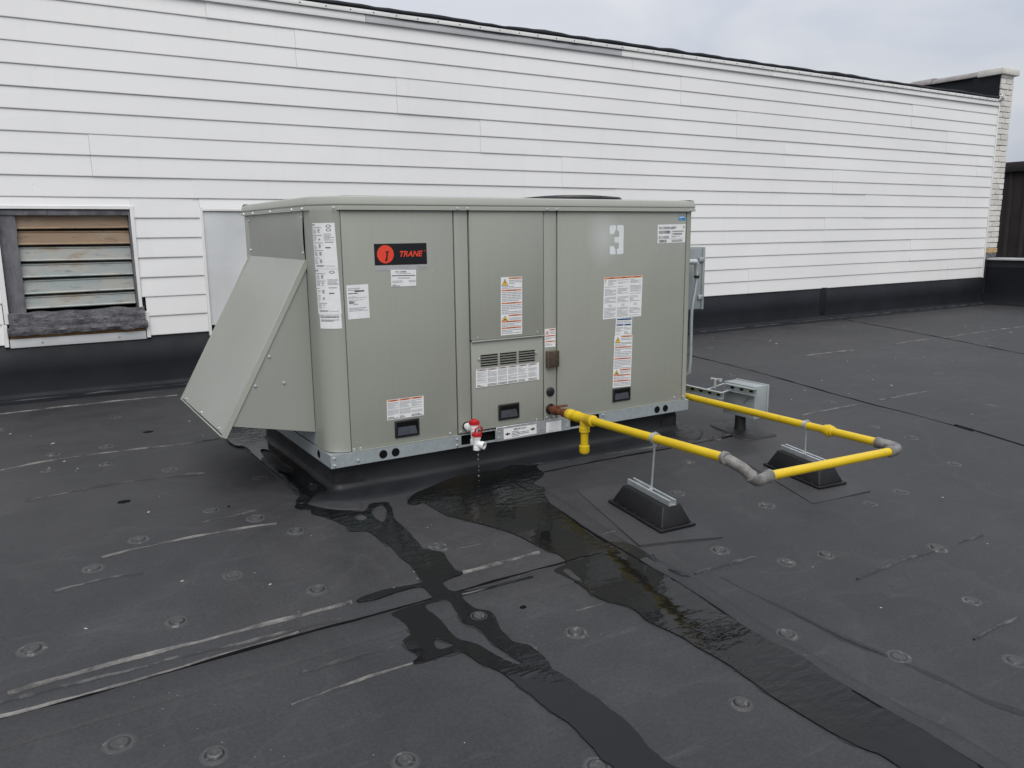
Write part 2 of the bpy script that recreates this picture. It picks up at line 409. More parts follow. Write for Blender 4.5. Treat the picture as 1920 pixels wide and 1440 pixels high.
def ribbon(mb, pts, prof, step=.05, jit=0.0, seed=0, wvar=0.0, zf=rz):
    """sweep a cross-section (offset to the left, height) along a line lying on the roof"""
    P = resample(pts, step, False, jit, seed); n = len(P); m = len(prof); vs = []; fs = []
    for i, (x, y) in enumerate(P):
        a = Vector(P[max(i-1, 0)]); b = Vector(P[min(i+1, n-1)]); d = (b-a).normalized(); nx, ny = -d.y, d.x
        k = 1 + wvar*noise.noise(Vector((x*7+seed, y*7, 1.3)))*2
        for o, z in prof:
            X, Y = x+nx*o*k, y+ny*o*k; vs.append((X, Y, zf(X, Y)+z*(k if wvar else 1)))
    for i in range(n-1):
        for j in range(m-1): fs.append((i*m+j, i*m+j+1, (i+1)*m+j+1, (i+1)*m+j))
    mb.add(vs, fs)

# ------------------------------------------------------------------ setting: ground far below, roof deck
g = MB(); g.add([(-400, -400, -6), (400, -400, -6), (400, 400, -6), (-400, 400, -6)], [(0, 1, 2, 3)])
tag(g.build('ground', M['ground'], recalc=False), kind='structure')

WY = 3.522
rf = MB(); xs = [-7+i*.5 for i in range(39)] + [12.36]; ys = [-8.5+i*.5 for i in range(18)]+[.5, 1, 1.5, 2, 2.5, 3, WY+.05]
vs = [(x, y, rz(x, y)) for y in ys for x in xs]; nx_ = len(xs)
rf.add(vs, [(j*nx_+i, j*nx_+i+1, (j+1)*nx_+i+1, (j+1)*nx_+i) for j in range(len(ys)-1) for i in range(nx_-1)])
roof = rf.build('roof', M['roof'], recalc=False, smooth=True, auto=False); tag(roof, kind='structure')
ORG['roof'] = (0, 0, 0)
# building body under the roof
bb = MB(); bb.box(-7.2, 12.5, -8.7, WY-.05, -6, -.75)
tag(bb.build('building_walls', M['mortar']), kind='structure')

TAPE = [(.0, .0), (.006, .0035), (.115, .0045), (.127, .0)]
def seam(name, pts, prof, m, **kw):
    mb = MB(); ribbon(mb, pts, prof, **kw); o = mb.build(name, m, roof, smooth=True, recalc=False, auto=False); return o
# the wide cover tape across the roof and the lap band running away from the camera
seam('cover_tape', [(-7, -1.235), (-1.32, -1.237), (-.36, -1.225), (.64, -1.23), (.74, -1.232)], [(.0, 0), (.002, .0030), (.05, .0034), (.065, .0042), (.08, .0034), (.136, .0030), (.141, 0)], M['roof2'])
lap = [(0.846,-0.212),(0.85,-0.606),(0.833,-0.913),(0.847,-1.455),(0.832,-1.758),(0.839,-1.998),(0.843,-2.296),(0.85,-2.564)]
lap2 = [(0.937,-0.293),(0.934,-0.741),(0.908,-1.072),(0.934,-1.422),(0.914,-1.732),(0.905,-1.973),(0.909,-2.32),(0.929,-2.609)]
lap_ext = [(lap[-1][0]-.12, lap[-1][1]-1.2), (lap[-1][0]-.3, -8.4)]
mb = MB(); LP = resample(lap+lap_ext, .06); LQ = resample(lap2+[(lap2[-1][0]-.12, lap2[-1][1]-1.2), (lap2[-1][0]-.3, -8.4)], .06)
n_ = min(len(LP), len(LQ)); vs = []
for i in range(n_):
    a = LP[int(i*(len(LP)-1)/(n_-1))]; b = LQ[int(i*(len(LQ)-1)/(n_-1))]
    for t, z in ((0, 0), (.03, .0034), (.5, .004), (.97, .0034), (1.0, 0)):
        x = a[0]+(b[0]-a[0])*t; y = a[1]+(b[1]-a[1])*t; vs.append((x, y, rz(x, y)+z))
mb.add(vs, [(i*5+j, i*5+j+1, (i+1)*5+j+1, (i+1)*5+j) for i in range(n_-1) for j in range(4)])
mb.build('lap_band', M['roof2'], roof, smooth=True, recalc=False, auto=False)
EDGE = [(-.0035, .0), (-.002, .005), (.001, .006), (.002, .0)]
FAT = [(-.0065, .0), (-.0035, .006), (.003, .0072), (.006, .0)]
seam('sealed_edge', lap+lap_ext, [(-.006, .0), (-.004, .0048), (.004, .005), (.006, .0)], M['seam'], step=.03, jit=.003, wvar=.35)
for k, L_ in enumerate(([(4.371,2.122),(4.22,1.298),(4.033,0.582),(3.882,-0.005),(3.903,-0.481),(3.891,-0.857),(3.873,-1.177)], [(8.386,3.532),(7.863,2.256),(7.421,1.225),(7.033,0.385)])):
    d = Vector(L_[-1])-Vector(L_[0]); d.normalize(); e = (L_[-1][0]+d.x*5, L_[-1][1]+d.y*5); b = (L_[0][0]-d.x*(1.3 if k == 0 else .0), L_[0][1]-d.y*(1.3 if k == 0 else 0))
    line = ([b] if k == 0 else [])+L_+[e]
    seam('membrane_lap', line, [(-.10, .0), (-.02, .0045), (.0, .0055), (.0015, .0)], M['roof'], step=.1, jit=.004)
    seam('sealed_edge', line, [(-.006, .0), (-.003, .0075), (.014, .0075), (.018, .0)], M['seam'], step=.06, jit=.003, wvar=.2)
# chalky, worn ridges where the sheets were folded or lapped
ch = [
 ([(-1.312,-0.976),(-1.156,-0.97),(-0.981,-0.964),(-0.745,-0.967),(-0.519,-0.966),(-0.274,-0.969)], FAT, 'chalk', .35),
 ([(0.172,-0.964),(0.291,-0.962),(0.415,-0.961),(0.527,-0.959)], FAT, 'chalk', .35),
 ([(-1.331,-1.089),(-1.055,-1.092),(-0.72,-1.078),(-0.496,-1.069)], EDGE, 'chalk', .5),
 ([(-0.996,-0.184),(-0.84,-0.157),(-0.678,-0.155),(-0.509,-0.158),(-0.313,-0.183)], EDGE, 'chalk', .6),
 ([(-1.338,1.395),(-1.063,1.454),(-0.795,1.458),(-0.488,1.419),(-0.214,1.428)], EDGE, 'chalk', .5),
 ([(-1.829,2.988),(-1.348,3.003),(-0.988,3.028),(-0.603,3.033),(-0.184,3.009)], EDGE, 'chalk', .4),
 ([(-0.628,-1.424),(-0.542,-1.416),(-0.448,-1.411),(-0.351,-1.41),(-0.244,-1.408)], EDGE, 'chalk', .5),
 ([(0.088,-1.119),(0.238,-1.119),(0.415,-1.089),(0.563,-1.094),(0.704,-1.083)], EDGE, 'chalk2', .5),
 ([(0.96,-1.405),(0.995,-1.407),(1.115,-1.405),(1.202,-1.408),(1.284,-1.418)], EDGE, 'chalk2', .5),
 ([(0.851,-0.953),(0.895,-0.949),(0.939,-0.952)], EDGE, 'chalk2', .5),
 ([(0.028,-0.758),(0.358,-0.774)], [(0,0),(.001,.001),(.002,0)], 'chalk2', .3),
 ([(1.461,-2.212),(1.631,-2.205),(1.75,-2.21)], EDGE, 'chalk2', .8),
 ([(1.486,-1.743),(1.75,-1.735),(2.112,-1.746),(2.346,-1.762)], EDGE, 'chalk2', .8),
 ([(5.273,1.527),(5.642,1.527),(5.977,1.491)], EDGE, 'chalk', .7),
 ([(6.715,1.515),(7.202,1.542),(7.711,1.515),(8.419,1.546),(9.36,1.529)], EDGE, 'chalk', .6),
 ([(3.202,-0.101),(3.385,-0.096),(3.593,-0.1),(3.847,-0.102)], EDGE, 'chalk', .6),
 ([(4.037,-0.097),(4.29,-0.101),(4.63,-0.105)], EDGE, 'chalk', .6),
 ([(-1.169,-0.388),(-1.084,-0.375),(-0.996,-0.37),(-0.878,-0.388)], EDGE, 'chalk2', .8),
 ([(-1.331,-1.015),(-1.2,-1.015),(-1.038,-1.022),(-0.863,-1.025),(-0.651,-1.042),(-0.344,-1.052)], EDGE, 'chalk2', .6),
 ([(-0.556,-1.294),(-0.431,-1.29),(-0.326,-1.293)], EDGE, 'chalk2', .8),
 ([(0.388,-1.405),(0.471,-1.409),(0.523,-1.41)], EDGE, 'chalk2', .8),
 ([(-1.228,0.728),(-1.027,0.767),(-0.723,0.786),(-0.393,0.712)], EDGE, 'chalk2', .9),
 ([(-0.632,-0.02),(-0.483,-0.015),(-0.348,0.002)], EDGE, 'chalk2', .9),
 ([(-0.428,-1.281),(-0.359,-1.286),(-0.257,-1.303)], EDGE, 'chalk2', .8),
]
for k, (pts, prof, m, wv) in enumerate(ch):
    seam('worn_ridge', pts, prof, M[m], step=.025, jit=.006 if m == 'chalk' else .01, seed=k*3.7, wvar=wv)
seam('sealed_edge', [(-1.331,-1.099),(-1.055,-1.101),(-0.722,-1.087),(-0.501,-1.085),(-0.242,-1.089),(0.071,-1.081),(0.423,-1.077),(0.753,-1.09)], [(-.0045, 0), (-.0025, .0042), (.0015, .0045), (.003, 0)], M['seam'], step=.03, jit=.002, wvar=.5)
# narrow strip of water and dirt standing in the dip right of the lap band
dipline = [(1.03,-1.468),(1.042,-1.608),(1.051,-1.717),(1.063,-1.787),(1.067,-1.903),(1.082,-2.018),(1.105,-2.114),(1.126,-2.199),(1.144,-2.311),(1.155,-2.412),(1.193,-2.504)]
mb = MB(); ribbon(mb, dipline, [(-.010, .0004), (-.006, .0009), (.006, .0009), (.010, .0004)], step=.03, jit=.008, wvar=.8)
mb.build('damp_streak', M['damp'], roof, smooth=True, recalc=False, auto=False)
mb = MB(); ribbon(mb, dipline[3:7], [(-.006, .0006), (-.003, .0018), (.003, .0018), (.006, .0006)], step=.03, jit=.006, wvar=.8)
tag(mb.build('water', M['water'], smooth=True, recalc=False, auto=False), kind='structure')

seam('sealed_edge', [(0.397,-0.009),(0.673,-0.054),(0.89,-0.167),(1.023,-0.194),(1.277,-0.191),(1.516,-0.191),(1.946,-0.209),(2.431,-0.212)], [(-.005, 0), (-.002, .003), (.002, .0035), (.005, .0)], M['seam'], step=.03, jit=.004, wvar=.8)
seam('worn_ridge', [(1.079,-0.078),(1.332,-0.115),(1.655,-0.132),(2.099,-0.179),(2.447,-0.185)], EDGE, M['chalk2'], step=.025, jit=.006, wvar=.8)
# fastener plates showing through the membrane
bumps = [(-0.676,2.427),(-1.083,1.584),(-0.809,1.606),(-1.122,1.239),(-0.852,1.201),(-0.576,0.898),(-0.21,0.487),(-0.523,0.114),(-0.378,-0.084),(-0.266,-0.295),(-0.849,-0.074),(-1.031,-0.26),(-0.589,-0.566),(-0.35,-0.822),(-0.827,-0.806),(-1.246,-0.759),(-1.065,-1.36),(-0.86,-1.529),(0.193,-0.719),(0.071,-1.271),(0.101,-1.515),(-0.189,-1.306),(0.306,-1.514),(-0.443,-1.794),(-0.022,-2.057),(0.025,-0.301),(1.863,-0.429),(1.484,-0.743),(1.757,-1.062),(1.2,-1.3),(1.359,-1.512),(2.511,-1.263),(2.232,-1.285),(3.414,-0.748),(3.67,0.028),(2.309,-0.196),(1.558,-1.545),(2.041,-1.734),(1.72,-2.06),(1.141,-2.144),(0.923,-1.874),(0.503,-2.061),(0.774,-2.355),(-1.336,2.46),(4.949,2.466),(3.891,1.174),(2.9,0.01),(3.18,-1.153),(3.42,-0.493),(5.357,1.459),(5.407,0.267),(4.684,-0.558),(1.454,-2.35),(-1.451,0.539),(-1.393,-0.307)]
prof = [(0, .0052), (.010, .0066), (.020, .0098), (.027, .0105), (.0315, .0085), (.034, .0040), (.037, .0030), (.041, .0055), (.045, .0058), (.052, .0022), (.060, 0)]
bme = bpy.data.meshes.new('fastener_bump'); vs = [(0, 0, prof[0][1])]; fs = []; SG = 28
for r_, z_ in prof[1:]: vs += [(r_*math.cos(2*math.pi*k/SG), r_*math.sin(2*math.pi*k/SG), z_) for k in range(SG)]
fs = [(0, 1+k, 1+(k+1) % SG) for k in range(SG)]
for i in range(len(prof)-2):
    for k in range(SG): fs.append((1+i*SG+k, 1+(i+1)*SG+k, 1+(i+1)*SG+(k+1) % SG, 1+i*SG+(k+1) % SG))
bme.from_pydata(vs, [], fs); bme.materials.append(M['bump'])
for p in bme.polygons: p.use_smooth = True
for k, (x, y) in enumerate(bumps):
    o = bpy.data.objects.new('fastener_bump', bme); C.objects.link(o); o.parent = roof
    s_ = random.uniform(.62, .80); zs_ = .50 if k in (25, 26, 27) else random.choice((.35, .55, .8, 1.0, 1.1)); o.location = (x, y, rz(x, y)-.0006); o.scale = (s_, s_*random.uniform(.93, 1.05), zs_)
    o.rotation_euler = (math.atan(.07) if y < 0 else 0, 0, 0)

# ------------------------------------------------------------------ standing water
def puddle(outline, holes, m, z=.0054, step=.012, jit=.006, seed=0):
    cu = bpy.data.curves.new('water', 'CURVE'); cu.dimensions = '2D'; cu.fill_mode = 'BOTH'; cu.extrude = .0015
    for pts in [outline]+holes:
        P = resample(pts, step, True, jit, seed); sp_ = cu.splines.new('POLY'); sp_.points.add(len(P)-1); sp_.use_cyclic_u = True
        for i, (x, y) in enumerate(P): sp_.points[i].co = (x, y, 0, 1)
    o = bpy.data.objects.new('tmp', cu); C.objects.link(o); dg = bpy.context.evaluated_depsgraph_get()
    me = bpy.data.meshes.new_from_object(o.evaluated_get(dg)); bpy.data.objects.remove(o)
    bm = bmesh.new(); bm.from_mesh(me); bmesh.ops.remove_doubles(bm, verts=bm.verts, dist=1e-5)
    for v in bm.verts:
        top = v.co.z > 0; v.co.z = rz(v.co.x, v.co.y) + (z if top else .0008)
    bm.to_mesh(me); bm.free(); me.name = 'water'
    me.materials.clear(); me.materials.append(m)
    ob = bpy.data.objects.new('water', me); C.objects.link(ob); tag(ob, kind='structure'); return ob
left = [(-0.194,-0.047),(-0.175,-0.091),(-0.144,-0.108),(-0.149,-0.161),(-0.107,-0.228),(-0.082,-0.295),(-0.065,-0.346),(-0.067,-0.406),(-0.049,-0.42),(-0.008,-0.438),(0.005,-0.485),(0.011,-0.547),(0.023,-0.63),(0.019,-0.718),(0.024,-0.799),(0.02,-0.872),(0.011,-0.939),(0.008,-0.961),(-0.036,-0.961),(-0.076,-0.954),(-0.143,-0.947),(-0.214,-0.952),(-0.256,-0.967),(-0.251,-0.978),(-0.202,-0.991),(-0.139,-0.986),(-0.072,-0.978),(-0.018,-0.985),(-0.004,-1.016),(-0.007,-1.059),(-0.016,-1.09),(-0.065,-1.098),(-0.127,-1.099),(-0.187,-1.113),(-0.186,-1.126),(-0.176,-1.178),(-0.176,-1.235),(-0.182,-1.262),(-0.216,-1.28),(-0.221,-1.306),(-0.224,-1.339),(-0.21,-1.375),(-0.221,-1.392),(-0.241,-1.402),(-0.24,-1.414),(-0.212,-1.419),(-0.163,-1.419),(-0.115,-1.423),(-0.081,-1.431),(-0.07,-1.471),(-0.062,-1.514),(-0.045,-1.55),(-0.033,-1.584),(-0.024,-1.63)]
left += [(-0.019,-1.673),(-0.012,-1.721),(-0.01,-1.765),(-0.001,-1.825),(0.007,-1.866),(0.011,-1.911),(0.012,-1.966),(0.007,-2.011),(0.001,-2.046),(0.011,-2.082),(0.006,-2.137),(0.163,-2.228),(0.144,-2.151),(0.14,-2.114),(0.14,-2.071),(0.148,-2.027),(0.156,-1.972),(0.155,-1.919),(0.148,-1.887),(0.149,-1.836),(0.139,-1.797),(0.135,-1.74),(0.126,-1.689),(0.115,-1.651),(0.127,-1.62),(0.129,-1.577),(0.126,-1.53),(0.125,-1.5),(0.097,-1.473),(0.088,-1.461),(0.092,-1.421),(0.096,-1.374),(0.117,-1.309),(0.121,-1.278),(0.114,-1.253),(0.087,-1.225),(0.08,-1.186),(0.079,-1.15),(0.085,-1.124)]
left += [(0.122,-1.123),(0.234,-1.125),(0.389,-1.129),(0.389,-1.117),(0.241,-1.113),(0.133,-1.104),(0.074,-1.077),(0.064,-1.053),(0.065,-1.024),(0.071,-0.996),(0.092,-0.984),(0.135,-0.976),(0.17,-0.968),(0.158,-0.932),(0.167,-0.869),(0.184,-0.791),(0.17,-0.756),(0.139,-0.721),(0.124,-0.703),(0.139,-0.636),(0.143,-0.54),(0.147,-0.439),(0.15,-0.366),(0.184,-0.26),(0.194,-0.195),(0.164,-0.183),(0.114,-0.176),(0.077,-0.226),(0.047,-0.237),(-0.004,-0.194),(-0.07,-0.147),(-0.131,-0.057),(-0.136,0.006),(-0.157,-0.008)]
isl1 = [(-0.062,-1.121),(-0.01,-1.115),(0.02,-1.124),(0.028,-1.15),(0.016,-1.226),(0.008,-1.28),(0.031,-1.325),(0.029,-1.423),(0.029,-1.469),(0.043,-1.523),(0.056,-1.58),(0.039,-1.582),(0.015,-1.536),(-0.006,-1.473),(-0.021,-1.418),(-0.057,-1.363),(-0.062,-1.323),(-0.058,-1.25),(-0.059,-1.197)]
isl2 = [(-0.125,-1.324),(-0.1,-1.345),(-0.084,-1.389),(-0.145,-1.383)]
isl3 = [(0.099,-0.238),(0.135,-0.211),(0.167,-0.216),(0.144,-0.307),(0.093,-0.4),(0.08,-0.382),(0.079,-0.305)]
isl4 = [(0.005,-1.636),(0.048,-1.629),(0.094,-1.634),(0.062,-1.648),(0.007,-1.653)]
isl5 = [(0.093,-1.665),(0.109,-1.669),(0.089,-1.684),(0.068,-1.687)]
isl6 = [(0.006,-0.273),(0.041,-0.274),(0.053,-0.307),(0.021,-0.333),(-0.004,-0.315)]
puddle(left, [isl1, isl2, isl3, isl4, isl5, isl6], M['water'], seed=1)
puddle(left, [isl1, isl2, isl3], M['damp'], z=.0019, jit=.022, seed=31)
wl = [(-0.092,1.691),(-0.169,1.418),(-0.182,1.204),(-0.135,1.102),(-0.135,0.901),(-0.133,0.653),(-0.124,0.422),(-0.126,0.202),(-0.13,0.078),(-0.178,-0.009),(-0.142,-0.04),(-0.085,0.033),(0.002,0.085),(0.021,0.273),(0.017,0.402),(0.016,0.674),(0.023,0.973),(0.041,1.302),(0.09,1.568),(0.032,1.694)]
isl7 = [(-0.073,0.992),(-0.032,0.919),(-0.043,0.673),(-0.043,0.479),(-0.091,0.473),(-0.111,0.6),(-0.105,0.796)]
isl8 = [(-0.059,0.207),(-0.022,0.199),(-0.03,0.122),(-0.071,0.101)]
puddle(wl, [isl7, isl8], M['water'], z=.0135, seed=2)
puddle(wl, [], M['damp'], z=.0021, jit=.02, seed=32)
right = [(0.274,-0.237),(0.344,-0.164),(0.429,-0.124),(0.55,-0.076),(0.666,-0.047),(0.782,-0.026),(1.0,-0.025),(1.152,-0.054),(1.074,-0.119),(1.048,-0.225),(0.931,-0.304),(0.943,-0.396),(0.906,-0.436),(0.855,-0.571),(0.833,-0.743),(0.815,-0.924),(0.818,-1.024)]
right += [(0.842,-1.023),(0.89,-1.053),(0.91,-1.108),(0.911,-1.168),(0.907,-1.2),(0.856,-1.205),(0.831,-1.223),(0.84,-1.307),(0.846,-1.411),(0.841,-1.559),(0.832,-1.687)]
right += [(0.831,-1.771),(0.836,-1.886),(0.858,-1.969),(0.849,-2.065),(0.841,-2.155),(0.847,-2.247),(0.855,-2.344),(0.855,-2.439),(0.85,-2.563),(0.842,-2.604),(0.66,-2.499),(0.664,-2.457),(0.662,-2.402),(0.641,-2.358),(0.625,-2.291),(0.617,-2.226),(0.612,-2.151),(0.608,-2.082),(0.615,-1.965),(0.614,-1.878),(0.6,-1.79),(0.598,-1.717)]
right += [(0.569,-1.6),(0.565,-1.561),(0.573,-1.519),(0.572,-1.48),(0.55,-1.439),(0.52,-1.393),(0.506,-1.33)]
right += [(0.513,-1.301),(0.51,-1.238),(0.493,-1.157),(0.496,-1.117),(0.574,-1.091),(0.588,-1.01),(0.569,-0.973),(0.553,-0.88),(0.533,-0.771),(0.51,-0.708),(0.454,-0.604),(0.399,-0.51),(0.365,-0.437),(0.352,-0.338),(0.339,-0.272),(0.292,-0.275)]
isl9 = [(0.523,-1.132),(0.549,-1.138),(0.543,-1.192),(0.537,-1.252),(0.518,-1.227),(0.515,-1.173)]
puddle(right, [isl9], M['water2'], seed=3, jit=.004)
puddle(right, [], M['damp'], z=.0019, jit=.024, seed=33)
mb = MB(); ribbon(mb, [(0.907,-1.2),(0.897,-1.244),(0.897,-1.28),(0.891,-1.329),(0.904,-1.39),(0.924,-1.41)], [(-.016, .0005), (-.011, .0055), (.011, .0055), (.016, .0005)], step=.02, jit=.008, wvar=.8)
tag(mb.build('water', M['water'], smooth=True, recalc=False, auto=False), kind='structure')

# ------------------------------------------------------------------ siding wall
wall = thing('siding_wall', 'long white vinyl-sided wall with a black roof edge behind the rooftop unit', 'wall', (5, WY, 0))
WX0, WX1 = -6.0, 12.035
core = MB(); core.box(WX0, WX1-.01, WY+.012, WY+.4, -.7, .40)
core.box(WX0, -1.30, WY+.012, WY+.4, .40, 3.1); core.box(-.27, WX1-.01, WY+.012, WY+.4, .40, 3.1); core.box(-1.30, -.27, WY+.012, WY+.4, 1.46, 3.1)
core.box(-1.30, -.27, WY+.16, WY+.4, .40, 1.46)
core.build('wall_core', M['mortar'], wall)
Z0, KC = .421, .1553
def course_profile(n, z0, hk=KC, top=None):
    """clapboard profile of n courses seen from the side, (y,z), outer face then back"""
    p = []
    for i in range(n):
        a = z0+i*hk; b = a+hk
        if top and i == n-1: b = top
        p += [(WY-.001, a+.0005), (WY-.0110, a-.001), (WY-.0125, a+.003), (WY-.0122, a+.012), (WY-.003, b-.003)]
    p += [(WY-.001, b), (WY+.006, b), (WY+.006, z0)]
    return p
def board(x0, x1, z0, n=2, top=None):
    j = random.uniform(-.0012, .0012)
    pr = [(y+(j if y < WY else 0), z) for y, z in course_profile(n, z0, KC, top)]
    mb = MB()
    k = max(1, int((x1-x0)/.8)); m_ = len(pr); vs = []; fs = []
    for i in range(k+1):
        x = x0+(x1-x0)*i/k; w_ = (noise.noise(Vector((x*.6, z0*2, 5)))*.0016) if 0 < i < k else 0
        vs += [(x, y+w_-(.0028 if i == 0 else 0) if y < WY-.002 else y, z+noise.noise(Vector((x*.35, z0, 1)))*.0012) for y, z in pr]
    for i in range(k):
        for q in range(m_): fs.append((i*m_+q, i*m_+(q+1) % m_, (i+1)*m_+(q+1) % m_, (i+1)*m_+q))
    fs += [tuple(range(m_-1, -1, -1)), tuple(k*m_+q for q in range(m_))]
    mb.add(vs, fs)
    return mb.build('siding_board', M['vinyl'], wall)
PL = 4.37
anchors = [6.655, 10.02, 8.06, 8.885, 3.80, 7.205, 6.338, 5.43, 4.724]
OPL, OPR, GL, GR, OPT = -1.222, -.335, .186, 1.10, 1.415
for d_ in range(9):
    z0 = Z0+d_*2*KC; n = 2; top = None
    if d_ == 8: n = 1; top = 3.04
    j = anchors[d_]
    while j > WX0: j -= PL
    xs_ = [WX0]+[q for q in (j+PL*k for k in range(1, 8)) if WX0+.3 < q < WX1-.1]+[WX1-.028]
    for a, b in zip(xs_[:-1], xs_[1:]):
        segs = [(a, b)]
        ztop = z0+n*KC
        if z0 < .60: cut = [(-1.262, -.282), (GL, GR)]
        elif z0 < OPT-.17: cut = [(OPL-.012, OPR+.012), (GL, GR)]
        elif z0 < OPT: cut = None
        else: cut = []
        if cut is None:                                     # the double course the opening tops end in: lower course is cut, upper runs on
            for (p, q) in [(a, b)]:
                board(p, q, z0+KC, 1)
                low = [(p, q)]
                for c0, c1 in ((OPL-.012, OPR+.012), (GL, GR)):
                    low = [t for (s, e) in low for t in ((s, min(e, c0)), (max(s, c1), e)) if t[1]-t[0] > .02]
                for s, e in low: board(s, e, z0, 1)
                for c0, c1 in ((OPL-.011, OPR+.011), (GL+.001, GR-.001)):
                    s, e = max(p, c0), min(q, c1)
                    if e-s > .02: board(s, e, OPT+.013, 1, z0+KC)
            continue
        for c0, c1 in cut:
            segs = [t for (s, e) in segs for t in ((s, min(e, c0)), (max(s, c1), e)) if t[1]-t[0] > .02]
        for s, e in segs: board(s+.0008, e-.0008, z0, n, top)
# vinyl J-trim round the openings, at the corner and along the bottom
def trimbox(x0, x1, z0, z1, m='trim', y=.022, nm='trim_strip'):
    MB().box(x0, x1, WY-y, WY+.02, z0, z1).build(nm, M[m], wall, bevel=.002, seg=1)
trimbox(OPR, OPR+.026, .600, OPT+.028); trimbox(OPL-.3, OPR-.001, OPT+.002, OPT+.028); trimbox(OPL-.036, OPL-.002, .575, OPT+.001)
trimbox(-.309+.012, -.268, .405, .617); trimbox(-.333, -.298, .598, .622, y=.024); trimbox(-1.275, -1.245, .405, .572)
trimbox(GL-.004, GL+.02, .385, 1.425); trimbox(GL+.021, GR, 1.407, 1.427)
trimbox(WX1-.027, WX1, .41, 3.06)
# sheet-metal blanking panel
a = MB(); nxp = 12; vs = []
for i in range(nxp+1):
    for k in range(9):
        x = GL+.02+(GR-GL-.04)*i/nxp; z = .47+(1.405-.47)*k/8
        vs.append((x, WY-.004-.006*noise.noise(Vector((x*3, z*3, 0))), z))
a.add(vs, [(i*9+k, (i+1)*9+k, (i+1)*9+k+1, i*9+k+1) for i in range(nxp) for k in range(8)])
pn = a.build('blanking_panel', M['sheet'], wall, smooth=True, recalc=False, auto=False); pn['label'] = 'plain galvanised sheet panel let into the siding'
MB().box(GL+.02, GR, WY-.002, WY+.01, .41, .468).build('panel_gap', M['void'], wall)
# base flashing with a turned-out foot
prof = [(WY-.002, .44), (WY-.006, .44), (WY-.008, .20), (WY-.011, .05), (WY-.022, .020), (WY-.055, .007), (WY-.20, .003), (WY-.205, 0.0005)]
k_ = 90; vs = []; m_ = len(prof)
for i in range(k_+1):
    x = WX0+(12.10-WX0)*i/k_
    for q, (y, z) in enumerate(prof):
        w_ = noise.noise(Vector((x*2.1, z*6, 2)))*.006
        vs.append((x, y+(w_ if 1 < q < 6 else 0), z+(abs(w_)*.4 if q in (4, 5) else 0)))
a = MB(); a.add(vs, [(i*m_+q, i*m_+q+1, (i+1)*m_+q+1, (i+1)*m_+q) for i in range(k_) for q in range(m_-1)])
a.build('base_flashing', M['flash'], wall, smooth=True, recalc=False, auto=False)
for x in (5.35+2.72, 1.9, -2.6):
    a = MB(); a.box(x, x+.11, WY-.0135, WY-.002, .06, .43); a.build('flashing_lap', M['flash'], wall, bevel=.003)
mb = MB(); ribbon(mb, [(WX0, WY-.075), (12.05, WY-.075)], [(-.012, .005), (-.006, .0095), (.006, .010), (.014, .008)], step=.08, jit=.012, wvar=.6, zf=lambda x, y: 0)
mb.build('sealant_bead', M['bead'], wall, smooth=True, recalc=False, auto=False)
MB().box(-1.24, -.302, WY-.014, WY+.01, .395, .462).build('metal_strip', M['sheet'], wall, bevel=.002)
for x in (-1.03, -.50): MB().lathe((x, WY-.014, .425), (0, -1, 0), [(0, .009), (.003, .008), (.005, .001)], 12).build('washer_screw', M['galv'], wall, smooth=True)
# fascia, termination bar with its screws, and the membrane wrapped over the top edge
def fas(x0, x1, m):
    MB().hexa([(x0, WY-.030, 3.028), (x1, WY-.030, 3.028), (x1, WY+.02, 3.028), (x0, WY+.02, 3.028), (x0, WY-.022, 3.092), (x1, WY-.022, 3.092), (x1, WY+.02, 3.092), (x0, WY+.02, 3.092)]).build('fascia_strip', M[m], wall, bevel=.002)
fas(WX0, 1.69, 'trim'); fas(1.693, 4.56, 'greytrim'); fas(4.563, 6.9, 'trim'); fas(6.903, 9.4, 'trim'); fas(9.403, WX1-.03, 'trim')
for x0, x1 in ((WX0, .42), (.424, 4.55), (4.554, 8.6), (8.604, 11.93)):
    MB().box(x0, x1, WY-.040, WY-.030, 3.092, 3.128).build('termination_bar', M['trim'], wall, bevel=.002)
a = MB(); x = -3
while x < 11.9:
    a.lathe((x, WY-.040, 3.110), (0, -1, 0), [(0, .0065), (.003, .005), (.005, .001)], 8); x += .215+random.uniform(-.01, .01)
tag(a.build('bar_screws', M['black'], wall), kind='stuff')
a = MB(); k_ = 260; vs = []; prof = [(-.036, 0), (-.044, .012), (-.048, .03), (-.035, .06), (0, .075), (.10, .08), (.30, .05), (.32, 0)]
m_ = len(prof)
for i in range(k_+1):
    x = WX0+(12.08-WX0)*i/k_
    h = 1.0+.35*noise.noise(Vector((x*1.5, 0, 3)))+.30*max(0, noise.noise(Vector((x*.7, 4, 3)))) + .14*noise.noise(Vector((x*5, 4, 3)))
    f = noise.noise(Vector((x*3.3, 8, 1)))*.006
    for q, (y, z) in enumerate(prof): vs.append((x, WY+y+(f if q < 5 else 0), 3.127+z*h*.62+(.008*noise.noise(Vector((x*6, y*9, 0))) if 1 < q < 6 else 0)))
a.add(vs, [(i*m_+q, (i+1)*m_+q, (i+1)*m_+q+1, i*m_+q+1) for i in range(k_) for q in range(m_-1)])
a.build('edge_membrane', M['flash'], wall, smooth=True, recalc=True, auto=False)
a = MB(); k_ = 60; vs = []                                        # membrane tail hanging out under the bar
for i in range(k_+1):
    x = 1.9+2.7*i/k_; d = .020*max(0, .35+noise.noise(Vector((x*2.2, 1, 1)))+.4*noise.noise(Vector((x*9, 1, 1))))*math.sin(math.pi*i/k_)**.4
    vs += [(x, WY-.033, 3.095), (x, WY-.036, 3.090-d)]
a.add(vs, [(2*i, 2*i+2, 2*i+3, 2*i+1) for i in range(k_)]); a.build('membrane_tail', M['flash'], wall, recalc=False)
a = MB()
